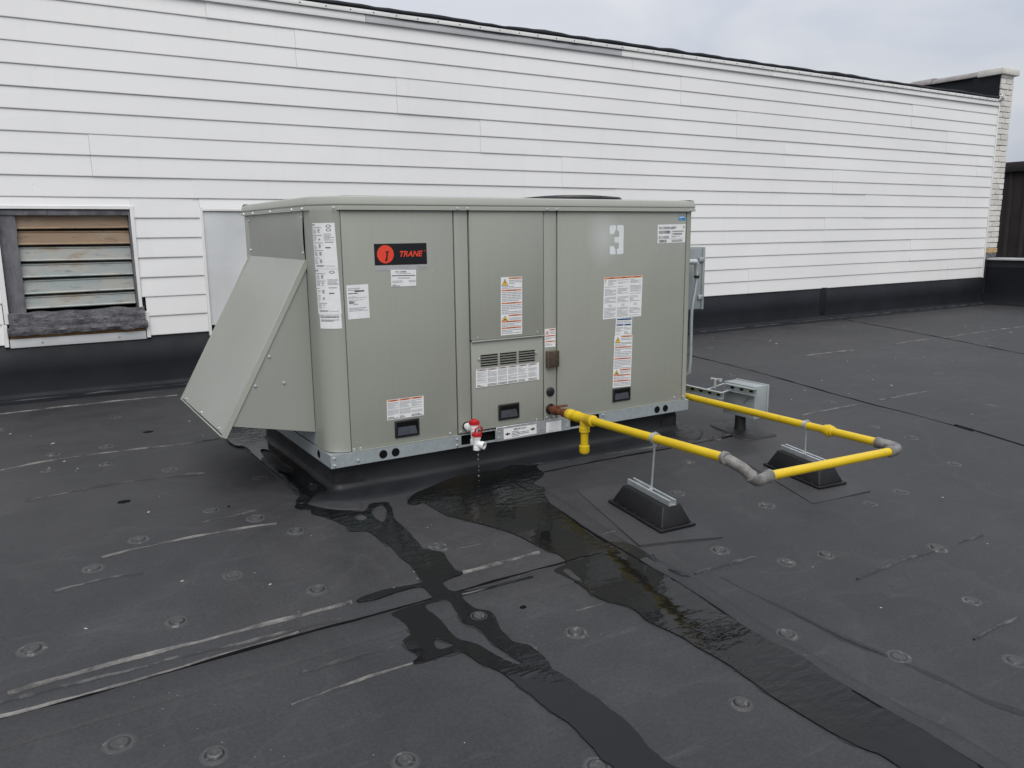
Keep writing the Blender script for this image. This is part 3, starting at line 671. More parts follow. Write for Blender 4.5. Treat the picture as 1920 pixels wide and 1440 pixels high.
for k in range(5):
    t0 = Vector((11.93+.02*k, WY-.045, 3.10+.01*k)); pts = [t0]; d = Vector((random.uniform(-.3, .5), -.3, random.uniform(.3, 1)))
    for q in range(5): pts.append(pts[-1]+(d+Vector((random.uniform(-.8, .8), 0, random.uniform(-.8, .8)))).normalized()*.022)
    a.tube(pts, .006, 6)
a.build('torn_sealant', M['trim'], wall, smooth=True)

# old louvred opening
win = MB().box(OPL, OPR, WY+.125, WY+.14, .58, OPT).build('louvre_window', M['void'], wall); win['label'] = 'old louvred vent with stained metal slats and crumbling tarred sill'
ORG[win.name] = (0, 0, 0)
def under(o, p=None):
    o.parent = p or win
    o.matrix_parent_inverse = Matrix.Identity(4)
    return o
def jag(x0, x1, y0, y1, z0, z1, m, nm, amp=.006, nseg=24, sc=7, parent=None):
    """box-like member with a rough top, front and bottom edge"""
    vs = []; fs = []
    for i in range(nseg+1):
        x = x0+(x1-x0)*i/nseg
        def w(s): return amp*noise.noise(Vector((x*sc+s, z0*5, s)))
        vs += [(x, y0+w(1), z0+w(2)), (x, y0+w(3)-amp, (z0+z1)/2), (x, y0+w(4), z1+w(5)), (x, y1, z1+w(5)), (x, y1, z0+w(2))]
    for i in range(nseg):
        for q in range(5): fs.append((i*5+q, i*5+(q+1) % 5, (i+1)*5+(q+1) % 5, (i+1)*5+q))
    fs += [(4, 3, 2, 1, 0), tuple(nseg*5+q for q in range(5))]
    o = MB().add(vs, fs).build(nm, M[m], None, smooth=True)
    return under(o, parent)
# uprights lie inside the opening (the member grain runs vertically)
a = MB(); vs = []; k_ = 20
for i in range(k_+1):
    z = .60+(1.40-.60)*i/k_; w_ = .004*noise.noise(Vector((z*9, 0, 0)))
    vs += [(OPL+.002, WY+.015+w_, z), (OPL+.112+w_*2, WY+.012+w_, z), (OPL+.116+w_*2, WY+.10, z), (OPL+.002, WY+.10, z)]
a.add(vs, [(i*4+q, i*4+(q+1) % 4, (i+1)*4+(q+1) % 4, (i+1)*4+q) for i in range(k_) for q in range(4)]+[(3, 2, 1, 0), tuple(k_*4+q for q in range(4))])
under(a.build('frame_post', M['tar'], None, smooth=True))
under(MB().box(OPR-.013, OPR-.001, WY-.004, WY+.10, .60, 1.40).build('frame_post', M['tar'], None, bevel=.002))
jag(OPL, OPR-.001, WY+.0, WY+.10, 1.372, 1.412, 'tar', 'frame_head', .004)
jag(-1.232, -.300, WY-.035, WY+.12, .515, .655, 'tarsill', 'sill', .012, 60, 9)
jag(-1.248, -.286, WY-.05, WY+.05, .488, .545, 'tarsill', 'sill_nosing', .009, 60, 13)
under(MB().box(-1.235, -.30, WY-.02, WY+.08, .464, .492).build('sill_board', M['barewood'], None, bevel=.003))
a = MB().lathe((-1.195, WY+.010, .615), (0, -1, 0), [(0, .020), (.004, .018), (.005, .012)], 12); under(a.build('bare_patch', M['barewood'], None, smooth=True))
SZ = [1.385, 1.262, 1.142, 1.020, .900, .778, .668]
for i in range(6):
    zt, zb = SZ[i], SZ[i+1]
    y0 = WY+.045
    tilt = random.uniform(-.003, .003)
    pr = [(y0+.045, zt), (y0+.030, zt-.006), (y0+.012, zt-.008), (y0+.006, zt-.011), (y0+.006, zt-.015), (y0+.012, zt-.019), (y0+.012, zt-.023), (y0+.002, zb+.030), (y0+.002, zb+.026), (y0-.006, zb+.023), (y0-.009, zb+.017), (y0-.006, zb+.011), (y0, zb+.009), (y0+.004, zb+.012), (y0+.014, zb+.034), (y0+.022, zt-.020), (y0+.034, zt-.010)]
    vs = []; n_ = len(pr)
    for x, dz in ((OPL+.112, -tilt), (OPR-.015, tilt)):
        vs += [(x, y, z+dz) for y, z in pr]
    a = MB(); a.add(vs, [(q, (q+1) % n_, n_+(q+1) % n_, n_+q) for q in range(n_)]+[tuple(range(n_-1, -1, -1)), tuple(range(n_, 2*n_))])
    under(a.build('slat', M['slat0'] if i < 2 else M['slat1'], None, smooth=True))

# ------------------------------------------------------------------ brick pier and parapets at the right end
PX0, PX1 = 12.04, 12.385
pier = thing('brick_pier', 'white-painted brick pier ending the siding wall at far right', 'pier', ((PX0+PX1)/2, WY, .7))
MB().box(PX0+.012, PX1-.012, WY+.012, WY+.42, .70, 3.50).build('mortar_core', M['mortar'], pier)
z = .80; row = 0; BH = .0735; BJ = .0095
sh = {}
def brick_obj(w_, m='brick'):
    key = (round(w_, 3), m)
    if key not in sh:
        a = MB(); a.box(-w_/2, w_/2, -.007, .05, -BH/2, BH/2); o = a.build('brick', M[m], None, bevel=.005, seg=1); sh[key] = o.data; o.parent = pier
        return o
    o = bpy.data.objects.new('brick', sh[key]); C.objects.link(o); o.parent = pier; return o
while z < 3.46:
    W_ = PX1-PX0
    ws = [.215, W_-.215-BJ] if row % 2 == 0 else [W_-.215-BJ, .215]
    x = PX0
    for w_ in ws:
        o = brick_obj(w_, 'brickraw' if row in (0,) else 'brick')
        o.location = (x+w_/2-pier.location.x+random.uniform(-.002, .002), random.uniform(-.006, .004), z+BH/2-pier.location.z); o.rotation_euler = (random.uniform(-.02, .02), random.uniform(-.012, .012), random.uniform(-.02, .02))
        x += w_+BJ
    z += BH+BJ; row += 1
jb = MB(); jb.box(PX0+.004, PX1-.02, WY-.016, WY+.1, .70, .796); jb.build('lead_foot', M['tarsill'], pier, bevel=.01)
MB().box(PX0-.06, PX1+.07, WY-.05, WY+.35, 3.50, 3.60).build('coping_block', M['brick'], pier, bevel=.012)
MB().box(PX0-.012, PX0+.3, WY+.016, WY+.425, 3.03, 3.499).build('membrane_side', M['flash'], pier)
par = thing('parapet_wall', 'black membrane parapet with grey rounded coping beyond the wall top at right', 'parapet wall', (12.22, WY+2, 3))
MB().box(PX0+.06, PX1-.04, WY+.43, WY+6.5, 2.2, 3.52).build('membrane_face', M['flash'], par, bevel=.01)
for k, (y0, y1, r_) in enumerate(((WY+.352, WY+1.15, .128), (WY+1.15, WY+1.55, .150), (WY+1.55, WY+2.6, .120), (WY+2.6, WY+3.7, .13), (WY+3.7, WY+6.5, .125))):
    a = MB(); pr = [(math.cos(t)*r_*1.35, math.sin(t)*r_*.75) for t in [math.pi*i/10 for i in range(11)]]
    a.extrude_y([(12.22+px, 3.525+pz) for px, pz in pr], y0, y1-.012)
    a.build('coping_tile', M['coping'], par, smooth=True, bevel=.004)
ur = MB(); ur.box(WX0, 12.08, WY+.30, WY+9, 2.6, 3.02); tag(ur.build('upper_roof', M['roof']), kind='structure')

low = thing('low_parapet', 'low black membrane-covered parapet with pale metal cap along right roof edge', 'parapet wall', (12.22, 0, 0))
prof = [(12.10, .69), (12.096, .60), (12.088, .585), (12.094, .57), (12.092, .2), (12.085, .05), (12.06, .018), (11.97, .004), (11.96, -.4), (12.40, -.9), (12.40, .69)]
k_ = 60; vs = []; m_ = len(prof)
for i in range(k_+1):
    y = -8.4+(WY-.02+8.4)*i/k_
    vs += [(x+(.006*noise.noise(Vector((y*2, z*4, 1))) if 1 < q < 6 else 0), y, z+(rz(0, y) if z < .06 else 0)) for q, (x, z) in enumerate(prof)]
a = MB(); a.add(vs, [(i*m_+q, i*m_+(q+1) % m_, (i+1)*m_+(q+1) % m_, (i+1)*m_+q) for i in range(k_) for q in range(m_)]+[tuple(range(m_)), tuple(k_*m_+q for q in range(m_))])
a.build('parapet_body', M['flash'], low, smooth=True)
for y0, y1 in ((-8.4, -5.2), (-5.197, -2.2), (-2.197, .8), (.803, WY-.02)):
    MB().box(12.065, 12.43, y0, y1, .692, .722).build('metal_cap', M['cap'], low, bevel=.004)

far = thing('ribbed_building', 'dark brown ribbed metal building beyond the right roof edge', 'building', (16.3, 0, -6))
MB().box(16.1, 24, -14, 9.0, -6, 2.28).build('body_wall', M['brown'], far)
y = -13.9
rib = None
while y < 8.9:
    if rib is None:
        rib = MB().add([(16.1, -.02, -6), (16.1, -.045, 2.28), (16.06, -.02, 2.28), (16.06, .02, 2.28), (16.1, .045, 2.28), (16.1, -.045, -6), (16.06, -.02, -6), (16.06, .02, -6), (16.1, .045, -6)], [(5, 6, 2, 1), (6, 7, 3, 2), (7, 8, 4, 3), (1, 2, 3, 4)]).build('wall_rib', M['brown'], far)
        rib.location.y = y
    else:
        o = rib.copy(); C.objects.link(o); o.location.y = y
    y += .30
MB().box(15.98, 24.1, -14.1, 9.1, 2.28, 2.47).build('roof_edge', M['brown'], far, bevel=.01)

# ------------------------------------------------------------------ roof curb and rooftop unit
curb = thing('roof_curb', 'low black membrane-wrapped curb under the rooftop unit', 'curb', (1.1, .6, 0))
cx0, cx1, cy0, cy1 = .03, 2.215, .035, 1.27
def loop_pts(off, r=.03):
    x0, x1, y0, y1 = cx0-off, cx1+off, cy0-off, cy1+off; rr = r+off; P = []
    for (cx_, cy_, a0) in ((x0+rr, y0+rr, 180), (x1-rr, y0+rr, 270), (x1-rr, y1-rr, 0), (x0+rr, y1-rr, 90)):
        for k in range(7):
            t = R(a0+90*k/6); P.append((cx_+rr*math.cos(t), cy_+rr*math.sin(t)))
    res = []
    for i in range(len(P)):
        p, q = P[i], P[(i+1) % len(P)]; L_ = math.dist(p, q); n_ = max(1, int(L_/.08))
        res += [(p[0]+(q[0]-p[0])*k/n_, p[1]+(q[1]-p[1])*k/n_, ) for k in range(n_)]
    return res
base = loop_pts(0); nb = len(base)
prof = [(0, .142), (0, .075), (.003, .040), (.010, .022), (.026, .011), (.05, .006), (.10, .0042), (.166, .0036), (.170, 0.0)]
vs = []
cxm, cym = (cx0+cx1)/2, (cy0+cy1)/2
for off, z in prof:
    for (x, y) in base:
        # push outwards from the box
        dx = (x-cx1+.03) if x > cx1-.03 else ((x-cx0-.03) if x < cx0+.03 else 0); dy = (y-cy1+.03) if y > cy1-.03 else ((y-cy0-.03) if y < cy0+.03 else 0)
        L_ = math.hypot(dx, dy) or 1; ux, uy_ = dx/L_, dy/L_
        w_ = noise.noise(Vector((x*5, y*5, z*10)))*.006 if 0 < z < .13 else 0
        X, Y = x+ux*(off+w_), y+uy_*(off+w_)
        vs.append((X, Y, z+rz(X, Y)*(1-z/.142)+abs(w_)*.5))
a = MB(); a.add(vs, [(i*nb+k, i*nb+(k+1) % nb, (i+1)*nb+(k+1) % nb, (i+1)*nb+k) for i in range(len(prof)-1) for k in range(nb)])
a.build('curb_membrane', M['flash2'], curb, smooth=True, auto=False)
MB().box(cx0+.004, cx1-.004, cy0+.004, cy1-.004, .12, .1415).build('curb_top', M['flash'], curb)
def corner_patch(pts, m='patch', parent=None, h=.006, seed=0, name='corner_patch'):
    P = resample(pts, .02, True, .004, seed)
    cx_, cy_ = sum(p[0] for p in P)/len(P), sum(p[1] for p in P)/len(P); vs = []; n_ = len(P)
    for t, z in ((1, .001), (.985, h), (.8, h+.001), (.4, h+.0015)):
        vs += [((x-cx_)*t+cx_, (y-cy_)*t+cy_, rz(0, (y-cy_)*t+cy_)+z) for x, y in P]
    vs.append((cx_, cy_, rz(0, cy_)+h+.002))
    a = MB(); a.add(vs, [(i*n_+k, i*n_+(k+1) % n_, (i+1)*n_+(k+1) % n_, (i+1)*n_+k) for i in range(3) for k in range(n_)]+[(3*n_+k, 3*n_+(k+1) % n_, 4*n_) for k in range(n_)])
    return a.build(name, M[m], parent, smooth=True, recalc=True, auto=False)
def wrap_patch(sx):
    """rounded reinforcing patch lapped round a curb corner"""
    s0 = 1 if sx > cxm else -1; vs = []; fs = []; nz = 7
    path = []
    R_ = .03+.0035
    cxk = (cx1-.03) if s0 > 0 else (cx0+.03); cyk = cy0+.03
    for k in range(9): path.append((cxk-s0*.115*(1-k/8.0), cyk-R_))
    for k in range(1, 8): t = R(90*k/8); path.append((cxk+s0*R_*math.sin(t), cyk-R_*math.cos(t)))
    for k in range(9): path.append((cxk+s0*R_, cyk+.115*k/8.0))
    n_ = len(path)
    for j in range(nz+1):
        for i, (x, y) in enumerate(path):
            e = min(i, n_-1-i)/(n_/2.0); ztop = .055+.045*min(1, e*3)**.5; z = .012+(ztop-.012)*j/nz
            vs.append((x, y, z))
    fs = [(j*n_+i, j*n_+i+1, (j+1)*n_+i+1, (j+1)*n_+i) for j in range(nz) for i in range(n_-1)]
    a = MB(); a.add(vs, fs); a.build('corner_patch', M['patch'], curb, smooth=True, recalc=False, auto=False)
wrap_patch(cx1); wrap_patch(cx0)
corner_patch([(2.205,0.062),(2.345,0.101),(2.328,-0.016),(2.261,-0.125),(2.167,-0.18),(2.114,-0.142),(2.105,-0.046)], parent=curb, seed=4)
corner_patch([(-0.14,-0.022),(-0.063,-0.005),(0.037,-0.014),(0.099,-0.071),(0.09,-0.139),(0.06,-0.205),(-0.002,-0.188),(-0.065,-0.132),(-0.122,-0.055)], parent=curb, seed=5, h=.0035, m='roof2')

unit = thing('rooftop_unit', 'large greenish-grey packaged rooftop air conditioning unit with sloping left hood', 'air conditioner', (1.12, .65, .137))
UX, UD = 2.255, 1.30                # width, depth
ZB, ZT = .205, 1.325
PM = M['paint']
def U(mb, name, m=PM, **kw): return mb.build(name, m, unit, **kw)
U(MB().box(.035, UX-.02, .03, UD-.03, .15, ZT-.01), 'inner_frame', M['void'])
# base rail: front with fork slots, sides, back
RZ0, RZ1, ry = .137, .200, -.012
S1 = [(0.6842,0.193),(0.887,0.1607)]; S2 = [(1.3673,0.1641),(1.5696,0.1615)]
xs1, xe1, xs2, xe2 = S1[0][0], S1[1][0], S2[0][0], S2[1][0]
a = MB()
for x0, x1 in ((.0, xs1), (xe1, xs2), (xe2, UX)): a.box(x0, x1, ry, ry+.004, RZ0, RZ1)
for x0, x1 in ((xs1, xe1), (xs2, xe2)): a.box(x0+.0005, x1-.0005, ry+.0005, ry+.0035, RZ0, RZ0+.010); 
rail = U(a, 'base_rail', M['galv']); 
U(MB().box(-.0, UX, ry+.004, .03, RZ1-.003, RZ1), 'rail_flange', M['galv2'])
U(MB().box(0, UX, ry+.004, .03, RZ0, RZ0+.003), 'rail_flange', M['galv'])
U(MB().box(xs1-.02, xe2+.02, ry+.03, ry+.034, RZ0+.003, RZ1-.004), 'slot_back', M['void'])
U(MB().box(-.004, .0, ry, UD, RZ0, RZ1), 'base_rail', M['galv']); U(MB().box(UX, UX+.004, ry+.03, UD, RZ0, RZ1), 'base_rail', M['galv'])
U(MB().box(.0, UX, UD, UD+.004, RZ0, RZ1), 'base_rail', M['galv'])
U(MB().box(.001, .10, .031, UD-.001, RZ1-.004, RZ1-.001), 'rail_flange', M['galv'])
U(MB().box(xe1+.004, xs2-.004, ry-.004, ry-.0005, RZ0-.001, RZ1+.012), 'slot_bracket', M['galv2'], bevel=.001, seg=1)
# rail holes
for nm in ([(0.2578,0.1625),(0.3219,0.1623)], [(2.003,0.1776),(2.0685,0.177)]):
    for (x, z) in nm:
        U(MB().lathe((x, ry+.001, .168), (0, -1, 0), [(0, .021), (.0022, .021), (.0024, .018)], 20), 'lifting_hole', M['void'])
U(MB().lathe((-.003, .16, .17), (-1, 0, 0), [(0, .02), (.002, .02)], 20), 'lifting_hole', M['void'])

def slab(x0, x1, z0, z1, name='access_panel', m=PM, y0=-.0005, y1=.03, bev=.0035):
    return U(MB().box(x0, x1, y0, y1, z0, z1), name, m, bevel=bev, seg=2)
p1 = slab(.105, .6705, ZB, ZT-.004)
slab(.6775, .7525, ZB, ZT-.004, 'corner_mullion', y0=.002)
slab(.7595, 1.1975, .678, ZT-.004, y0=-.003)
p3 = slab(.7595, 1.1975, ZB+.003, .671, y0=.0015)
slab(1.2035, 1.283, ZB, ZT-.004, 'corner_mullion', y0=.002)
slab(1.2895, 2.2045, ZB, ZT-.004, m=M['paint3'])
a = MB(); a.box(.7595, 1.1985, -.010, -.001, .670, .677); U(a, 'panel_lip', M['lid'], bevel=.002)
# small ledges under the panels
for x0, x1 in ((.106, .668), (1.29, 2.2)): U(MB().box(x0, x1, -.010, .004, ZB-.0035, ZB-.0005), 'panel_foot', M['lid'])
# corner post, front left: flat side, quarter round, flat front
PR = .10
def post_pt(s, off=0.0):
    """s in metres along the post's skin from its rear edge"""
    a0 = .10; arc = PR*math.pi/2
    if s < a0: return (-off, .2-s)
    if s < a0+arc:
        t = (s-a0)/PR; return (PR-(PR+off)*math.cos(t), PR-(PR+off)*math.sin(t))
    return (PR+(s-a0-arc), -off)
a = MB(); SS = [0, .05, .1]+[.1+PR*math.pi/2*k/14 for k in range(1, 15)]+[.1+PR*math.pi/2+.0015]; vs = []
for z in (ZB-.002, ZT-.004):
    vs += [(*post_pt(s), z) for s in SS]
n_ = len(SS)
vs2 = [(x+.02*(1 if i < 3 else .7), y+.02*(0 if i < 3 else .7), z) for i, (x, y, z) in enumerate(vs)]
a.add(vs, [(i, i+1, n_+i+1, n_+i) for i in range(n_-1)])
U(a, 'corner_post', smooth=True, recalc=False, auto=False)
a = MB(); pr = [(2.2095, -.0005), (UX-.022, -.0005)]+[(UX-.022+.022*math.sin(R(t)), .0215-.022*math.cos(R(t))) for t in (20, 45, 70, 90)]+[(UX, .12), (2.2095, .12)]
a.poly([(x, y, ZB-.002) for x, y in pr], (0, 0, ZT-.002-ZB)); U(a, 'corner_post', smooth=True, bevel=.0)
# rear posts, right side, back
U(MB().box(.0, .03, 1.21, UD, ZB-.002, ZT-.004), 'corner_post', bevel=.004)
U(MB().box(UX-.03, UX, .124, UD, ZB-.002, ZT-.004), 'side_panel', bevel=.004)
U(MB().box(.031, UX-.031, UD-.025, UD, ZB-.002, ZT-.004), 'side_panel', bevel=.004)
# left side above the hood, slightly sprung sheet
HZ = 1.097
a = MB(); vs = []; nn = 16
for i in range(nn+1):
    for k in range(9):
        t = i/nn; y = .204+(1.205-.204)*t; z = HZ-.01+(ZT-.004-HZ+.01)*k/8
        bul = .010*math.exp(-((t-.04)/.05)**2)*math.sin(math.pi*k/8)+.004*math.sin(math.pi*t)*math.sin(math.pi*k/8)
        vs.append((-.0015-bul, y, z))
a.add(vs, [(i*9+k, i*9+k+1, (i+1)*9+k+1, (i+1)*9+k) for i in range(nn) for k in range(8)])
U(a, 'side_panel', M['hoodp'], smooth=True, recalc=False, auto=False)
U(MB().box(.0, .004, .204, 1.205, .30, HZ), 'filter_opening', M['void'])
U(MB().box(-.002, .004, .204, 1.205, ZB, .30), 'side_panel', M['galv'])
# hood
hy0, hy1 = .195, 1.215; hx, hz = -.432, .318
a = MB(); nn = 18; vs = []
H0, H1 = (-.004, HZ), (hx, hz)
for i in range(nn+1):
    for k in range(17):
        t = i/nn; u_ = k/16; x = H0[0]+(H1[0]-H0[0])*u_; z = H0[1]+(H1[1]-H0[1])*u_
        b_ = .006*math.sin(math.pi*t)*math.sin(math.pi*u_)+.004*noise.noise(Vector((t*2.2, u_*2.2, 4)))
        vs.append((x-b_*.87, hy0+(hy1-hy0)*t, z+b_*.48))
a.add(vs, [(i*17+k, i*17+k+1, (i+1)*17+k+1, (i+1)*17+k) for i in range(nn) for k in range(16)])
U(a, 'hood_top', M['hoodp'], smooth=True, recalc=False, auto=False)
sl = Vector((H1[0]-H0[0], 0, H1[1]-H0[1])).normalized(); up = Vector((-sl.z, 0, sl.x)); up = up if up.z > 0 else -up
def strip(p0, p1, wdir, w_, h, name, m='lid'):
    p0, p1, wd, hh = Vector(p0), Vector(p1), Vector(wdir)*w_, up*h
    U(MB().hexa([p0, p1, p1+wd, p0+wd, p0+hh, p1+hh, p1+wd+hh, p0+wd+hh]), name, M[m], bevel=.0015, seg=1)
e0 = Vector((H0[0], hy0, H0[1]))+sl*-.0; e1 = Vector((H1[0], hy0, H1[1]))+sl*.012
strip(e0-up*.022+Vector((0, -.003, 0)), e1-up*.022+Vector((0, -.003, 0)), (0, 1, 0), .004, .028, 'hood_edge')
strip(Vector((H0[0], hy1, H0[1]))-up*.022, Vector((H1[0], hy1, H1[1]))+sl*.012-up*.022, (0, 1, 0), .004, .028, 'hood_edge')
strip(e1+Vector((0, .0, 0))-up*.022-sl*.004, Vector((H1[0], hy1, H1[1]))+sl*.012-up*.022-sl*.004, sl, .004, .028, 'hood_edge')
for y_ in (hy0+.003, hy1-.006):
    a = MB(); q0 = (-.0025, y_, HZ-.006); q1 = (hx+.010, y_, hz+.022); q2 = (hx+.045, y_, .352); q3 = (-.0025, y_, .272)
    a.poly([q0, q1, q2, q3], (0, .003, 0)); U(a, 'hood_side', M['hoodp'])
U(MB().box(hx+.05, -.006, hy0+.007, hy1-.007, .345, .347), 'hood_screen', M['mesh'])
# lid with chamfered corner, swept profile
lx0, lx1, ly0, ly1 = -.014, UX+.016, -.016, UD+.016
ring = [(lx0, .135), (lx0+.004, .118), (.095, ly0+.004), (.112, ly0), (lx1-.012, ly0), (lx1, ly0+.012), (lx1, ly1-.01), (lx1-.01, ly1), (lx0+.01, ly1), (lx0, ly1-.01)]
prof = [(.004, ZT-.004), (0, ZT-.004), (0, ZT+.011), (.006, ZT+.013), (.007, ZT+.018), (.002, ZT+.020), (.001, ZT+.026), (.012, ZT+.054), (.022, ZT+.058), (.05, ZT+.060)]
vs = []; n_ = len(ring); cc = Vector((1.12, .65))
for off, z in prof:
    for i, (x, y) in enumerate(ring):
        p = Vector(ring[i-1]); q = Vector(ring[(i+1) % n_]); t = (q-p).normalized(); nrm_ = Vector((-t.y, t.x))
        if nrm_.dot(cc-Vector((x, y))) < 0: nrm_ = -nrm_
        vs.append((x+nrm_.x*off, y+nrm_.y*off, z))
a = MB(); a.add(vs, [(i*n_+k, i*n_+(k+1) % n_, (i+1)*n_+(k+1) % n_, (i+1)*n_+k) for i in range(len(prof)-1) for k in range(n_)]+[tuple((len(prof)-1)*n_+k for k in range(n_)), tuple(range(n_))])
U(a, 'lid', M['lid'], smooth=True)
# fan guard
a = MB(); fc = (1.835, .66, ZT+.073)
a.lathe(fc, (0, 0, 1), [(0, .33), (.012, .33), (.016, .325), (.016, .30)], 40)
for r_ in (.05, .09, .13, .17, .21, .25, .29, .32): a.tube([(fc[0]+r_*math.cos(2*math.pi*k/36), fc[1]+r_*math.sin(2*math.pi*k/36), fc[2]+.034-.018*(r_/.32)**2) for k in range(37)], .0035, 6, False)
for k in range(12):
    t = 2*math.pi*k/12; a.tube([(fc[0]+r_*math.cos(t), fc[1]+r_*math.sin(t), fc[2]+.034-.018*(r_/.32)**2) for r_ in (.03, .12, .2, .28, .33)], .003, 6)
a.lathe((fc[0], fc[1], fc[2]+.012), (0, 0, 1), [(0, .07), (.018, .07), (.022, .06)], 20)
U(a, 'fan_guard', M['black'], smooth=True)
# handles
for q in ([(0.3257,0.3235),(0.4561,0.3182),(0.456,0.2326),(0.3261,0.2369)], [(0.9118,0.3322),(1.0398,0.3263),(1.04,0.2438),(0.9111,0.2465)], [(1.6709,0.3324),(1.8007,0.3273),(1.8024,0.2513),(1.6722,0.2513)]):
    x0 = (q[0][0]+q[3][0])/2; x1 = (q[1][0]+q[2][0])/2; z1 = (q[0][1]+q[1][1])/2; z0 = (q[2][1]+q[3][1])/2; t = .012
    a = MB(); a.box(x0, x1, -.009, -.001, z0, z1)
    hnd = U(a, 'handle', M['black'], bevel=.006, seg=3)
    # opening: a dark tray with an upward-facing scoop set into the bezel
    a = MB(); a.box(x0+t*.8, x1-t*.8, -.0096, -.0088, z0+t*.8, z1-t*.7); o = a.build('recess', M['void'], None); o.parent = hnd
    a = MB(); zz0, zz1 = z0+t, z0+(z1-z0)*.62
    a.add([(x0+t*1.0, -.0105, zz0), (x1-t*1.0, -.0105, zz0), (x1-t*1.9, -.0098, zz1), (x0+t*1.2, -.0098, zz1)], [(0, 1, 2, 3)])
    o = a.build('scoop', M['scoop'], None, recalc=False); o.parent = hnd
# ventilation slots, six wide by reading the steps of the panel
rows = [(667.1, 5.0)]
for g_ in ((901.2, 933.5, 667.1, 663.9), (937.5, 968.5, 663.6, 660.2), (972, 1002.5, 659.8, 656.3)): pass
SL = [(0.8129,0.597),(1.1423,0.5983),(1.142,0.5459),(0.8118,0.5456)]
sx0, sx1 = SL[0][0], SL[1][0]; szt = (SL[0][1]+SL[1][1])/2; szb = (SL[2][1]+SL[3][1])/2; gw = (sx1-sx0-.03)/3
for c_ in range(3):
    for r_ in range(5):
        x0 = sx0+c_*(gw+.015); z_ = szt+(szb-szt)*r_/4
        U(MB().box(x0, x0+gw, -.0015, .0005, z_-.0038, z_+.0038), 'vent_slot', M['void'])
        U(MB().add([(x0, -.002, z_+.0045), (x0+gw, -.002, z_+.0045), (x0+gw, -.0065, z_+.0025), (x0, -.0065, z_+.0025)], [(0, 1, 2, 3), (3, 2, 1, 0)]), 'slot_hood', PM, recalc=False)
# flue screen, cap, gas hole ring, drain hole
q = [(1.2113,0.5875),(1.2853,0.5869),(1.2853,0.4978),(1.2138,0.496)]
x0, x1 = q[0][0], q[1][0]; zt_, zb_ = q[0][1], q[2][1]
fb = U(MB().box(x0, x1, -.026, -.001, zb_, zt_), 'flue_screen', M['mesh'], bevel=.004)
a = MB(); nx2, nz2 = 9, 13
for i in range(nx2):
    for k in range(nz2):
        xx = x0+.004+(x1-x0-.008)*(i+(.5 if k % 2 else 0))/nx2; z_ = zb_+.005+(zt_-zb_-.010)*k/(nz2-1)
        a.add([(xx, -.0268, z_), (xx+.003, -.0268, z_+.0028), (xx+.006, -.0268, z_), (xx+.003, -.0268, z_-.0022)], [(0, 1, 2, 3)])
o = a.build('screen_holes', M['void'], None, recalc=False); o.parent = fb; o['kind'] = 'stuff'
HP = [(1.242,0.3615),(1.243,0.2656),(0.7229,0.2409)]
U(MB().lathe((HP[0][0], .002, HP[0][1]), (0, -1, 0), [(0, .025), (.007, .025), (.010, .021), (.010, .001)], 24), 'hole_plug', M['black'], smooth=True)
U(MB().lathe((HP[1][0], .002, HP[1][1]), (0, -1, 0), [(0, .030), (.006, .030), (.008, .027), (.004, .024), (.003, .001)], 24), 'grommet', M['black'], smooth=True)
U(MB().lathe((HP[2][0], .002, HP[2][1]), (0, -1, 0), [(0, .023), (.003, .023), (.003, .001)], 24), 'grommet', M['black'], smooth=True)
# screws
def screw(p, d=(0, -1, 0), r_=.0066):
    return U(MB().lathe(p, d, [(0, r_*1.25), (.0015, r_*1.2), (.0017, r_*.85), (.005, r_*.8), (.0055, r_*.5)], 8), 'screw', M['galv2'])
first = None
spos = []
for (x, z) in [(0.7955,0.6903),(1.1581,0.6933),(0.1484,0.2105),(0.6276,0.2151),(0.6888,0.2148),(0.7322,0.2142),(0.7894,0.2487),(1.1521,0.2172),(1.2183,0.2203),(1.2606,0.2207),(2.1483,0.2231),(2.2181,0.2182),(0.8026,0.5804),(1.149,0.5843)]: spos.append(((x, -.001, z), (0, -1, 0)))
for (x, z) in [(0.0157,0.1896),(0.1164,0.2102)]: spos.append(((x, -.001, z), (0, -1, 0)))
for x in (.07, .69, .745, 1.215, 1.275, 2.225): spos.append(((x, ly0+.0005, ZT+.004), (0, -1, 0)))
for y in (.17, .33, .70, 1.05, 1.25): spos.append(((lx0+.0005, y, ZT+.004), (-1, 0, 0)))
for (y, z) in ((.222, 1.29), (.222, 1.13), (1.19, 1.29), (1.19, 1.13)): spos.append(((-.003, y, z), (-1, 0, 0)))
for (x, y_, z) in [(-0.2001,0.195,0.6589),(-0.3884,0.195,0.3821),(-0.2724,0.195,0.5284),(-0.1402,0.195,0.5291)]: spos.append(((x, hy0+.002, z), (0, -1, 0)))
for t in (.1, .5, .9):
    P_ = Vector((H1[0], hy0+(hy1-hy0)*t, H1[1]))-sl*.012; spos.append((tuple(P_+up*.001), tuple(up)))
for (x, z) in ((.006, .185), (.006, .150)): spos.append(((x+.008, ry, z), (0, -1, 0)))
for (x, z) in [(0.6603,0.1824),(0.6595,0.1517),(0.9086,0.1864),(0.9081,0.1547),(1.1623,0.1654),(1.3429,0.1917),(1.343,0.1584),(1.596,0.1891),(1.5964,0.1547),(0.1298,0.1582)]: spos.append(((x, ry-.001, z), (0, -1, 0)))
bag = {}
for p, d in spos:
    key = tuple(round(c, 3) for c in d)
    if key not in bag:
        bag[key] = (screw(p, d), p)
    else:
        o0, p0 = bag[key]; o = o0.copy(); C.objects.link(o); o.location = Vector(p)-Vector(p0)

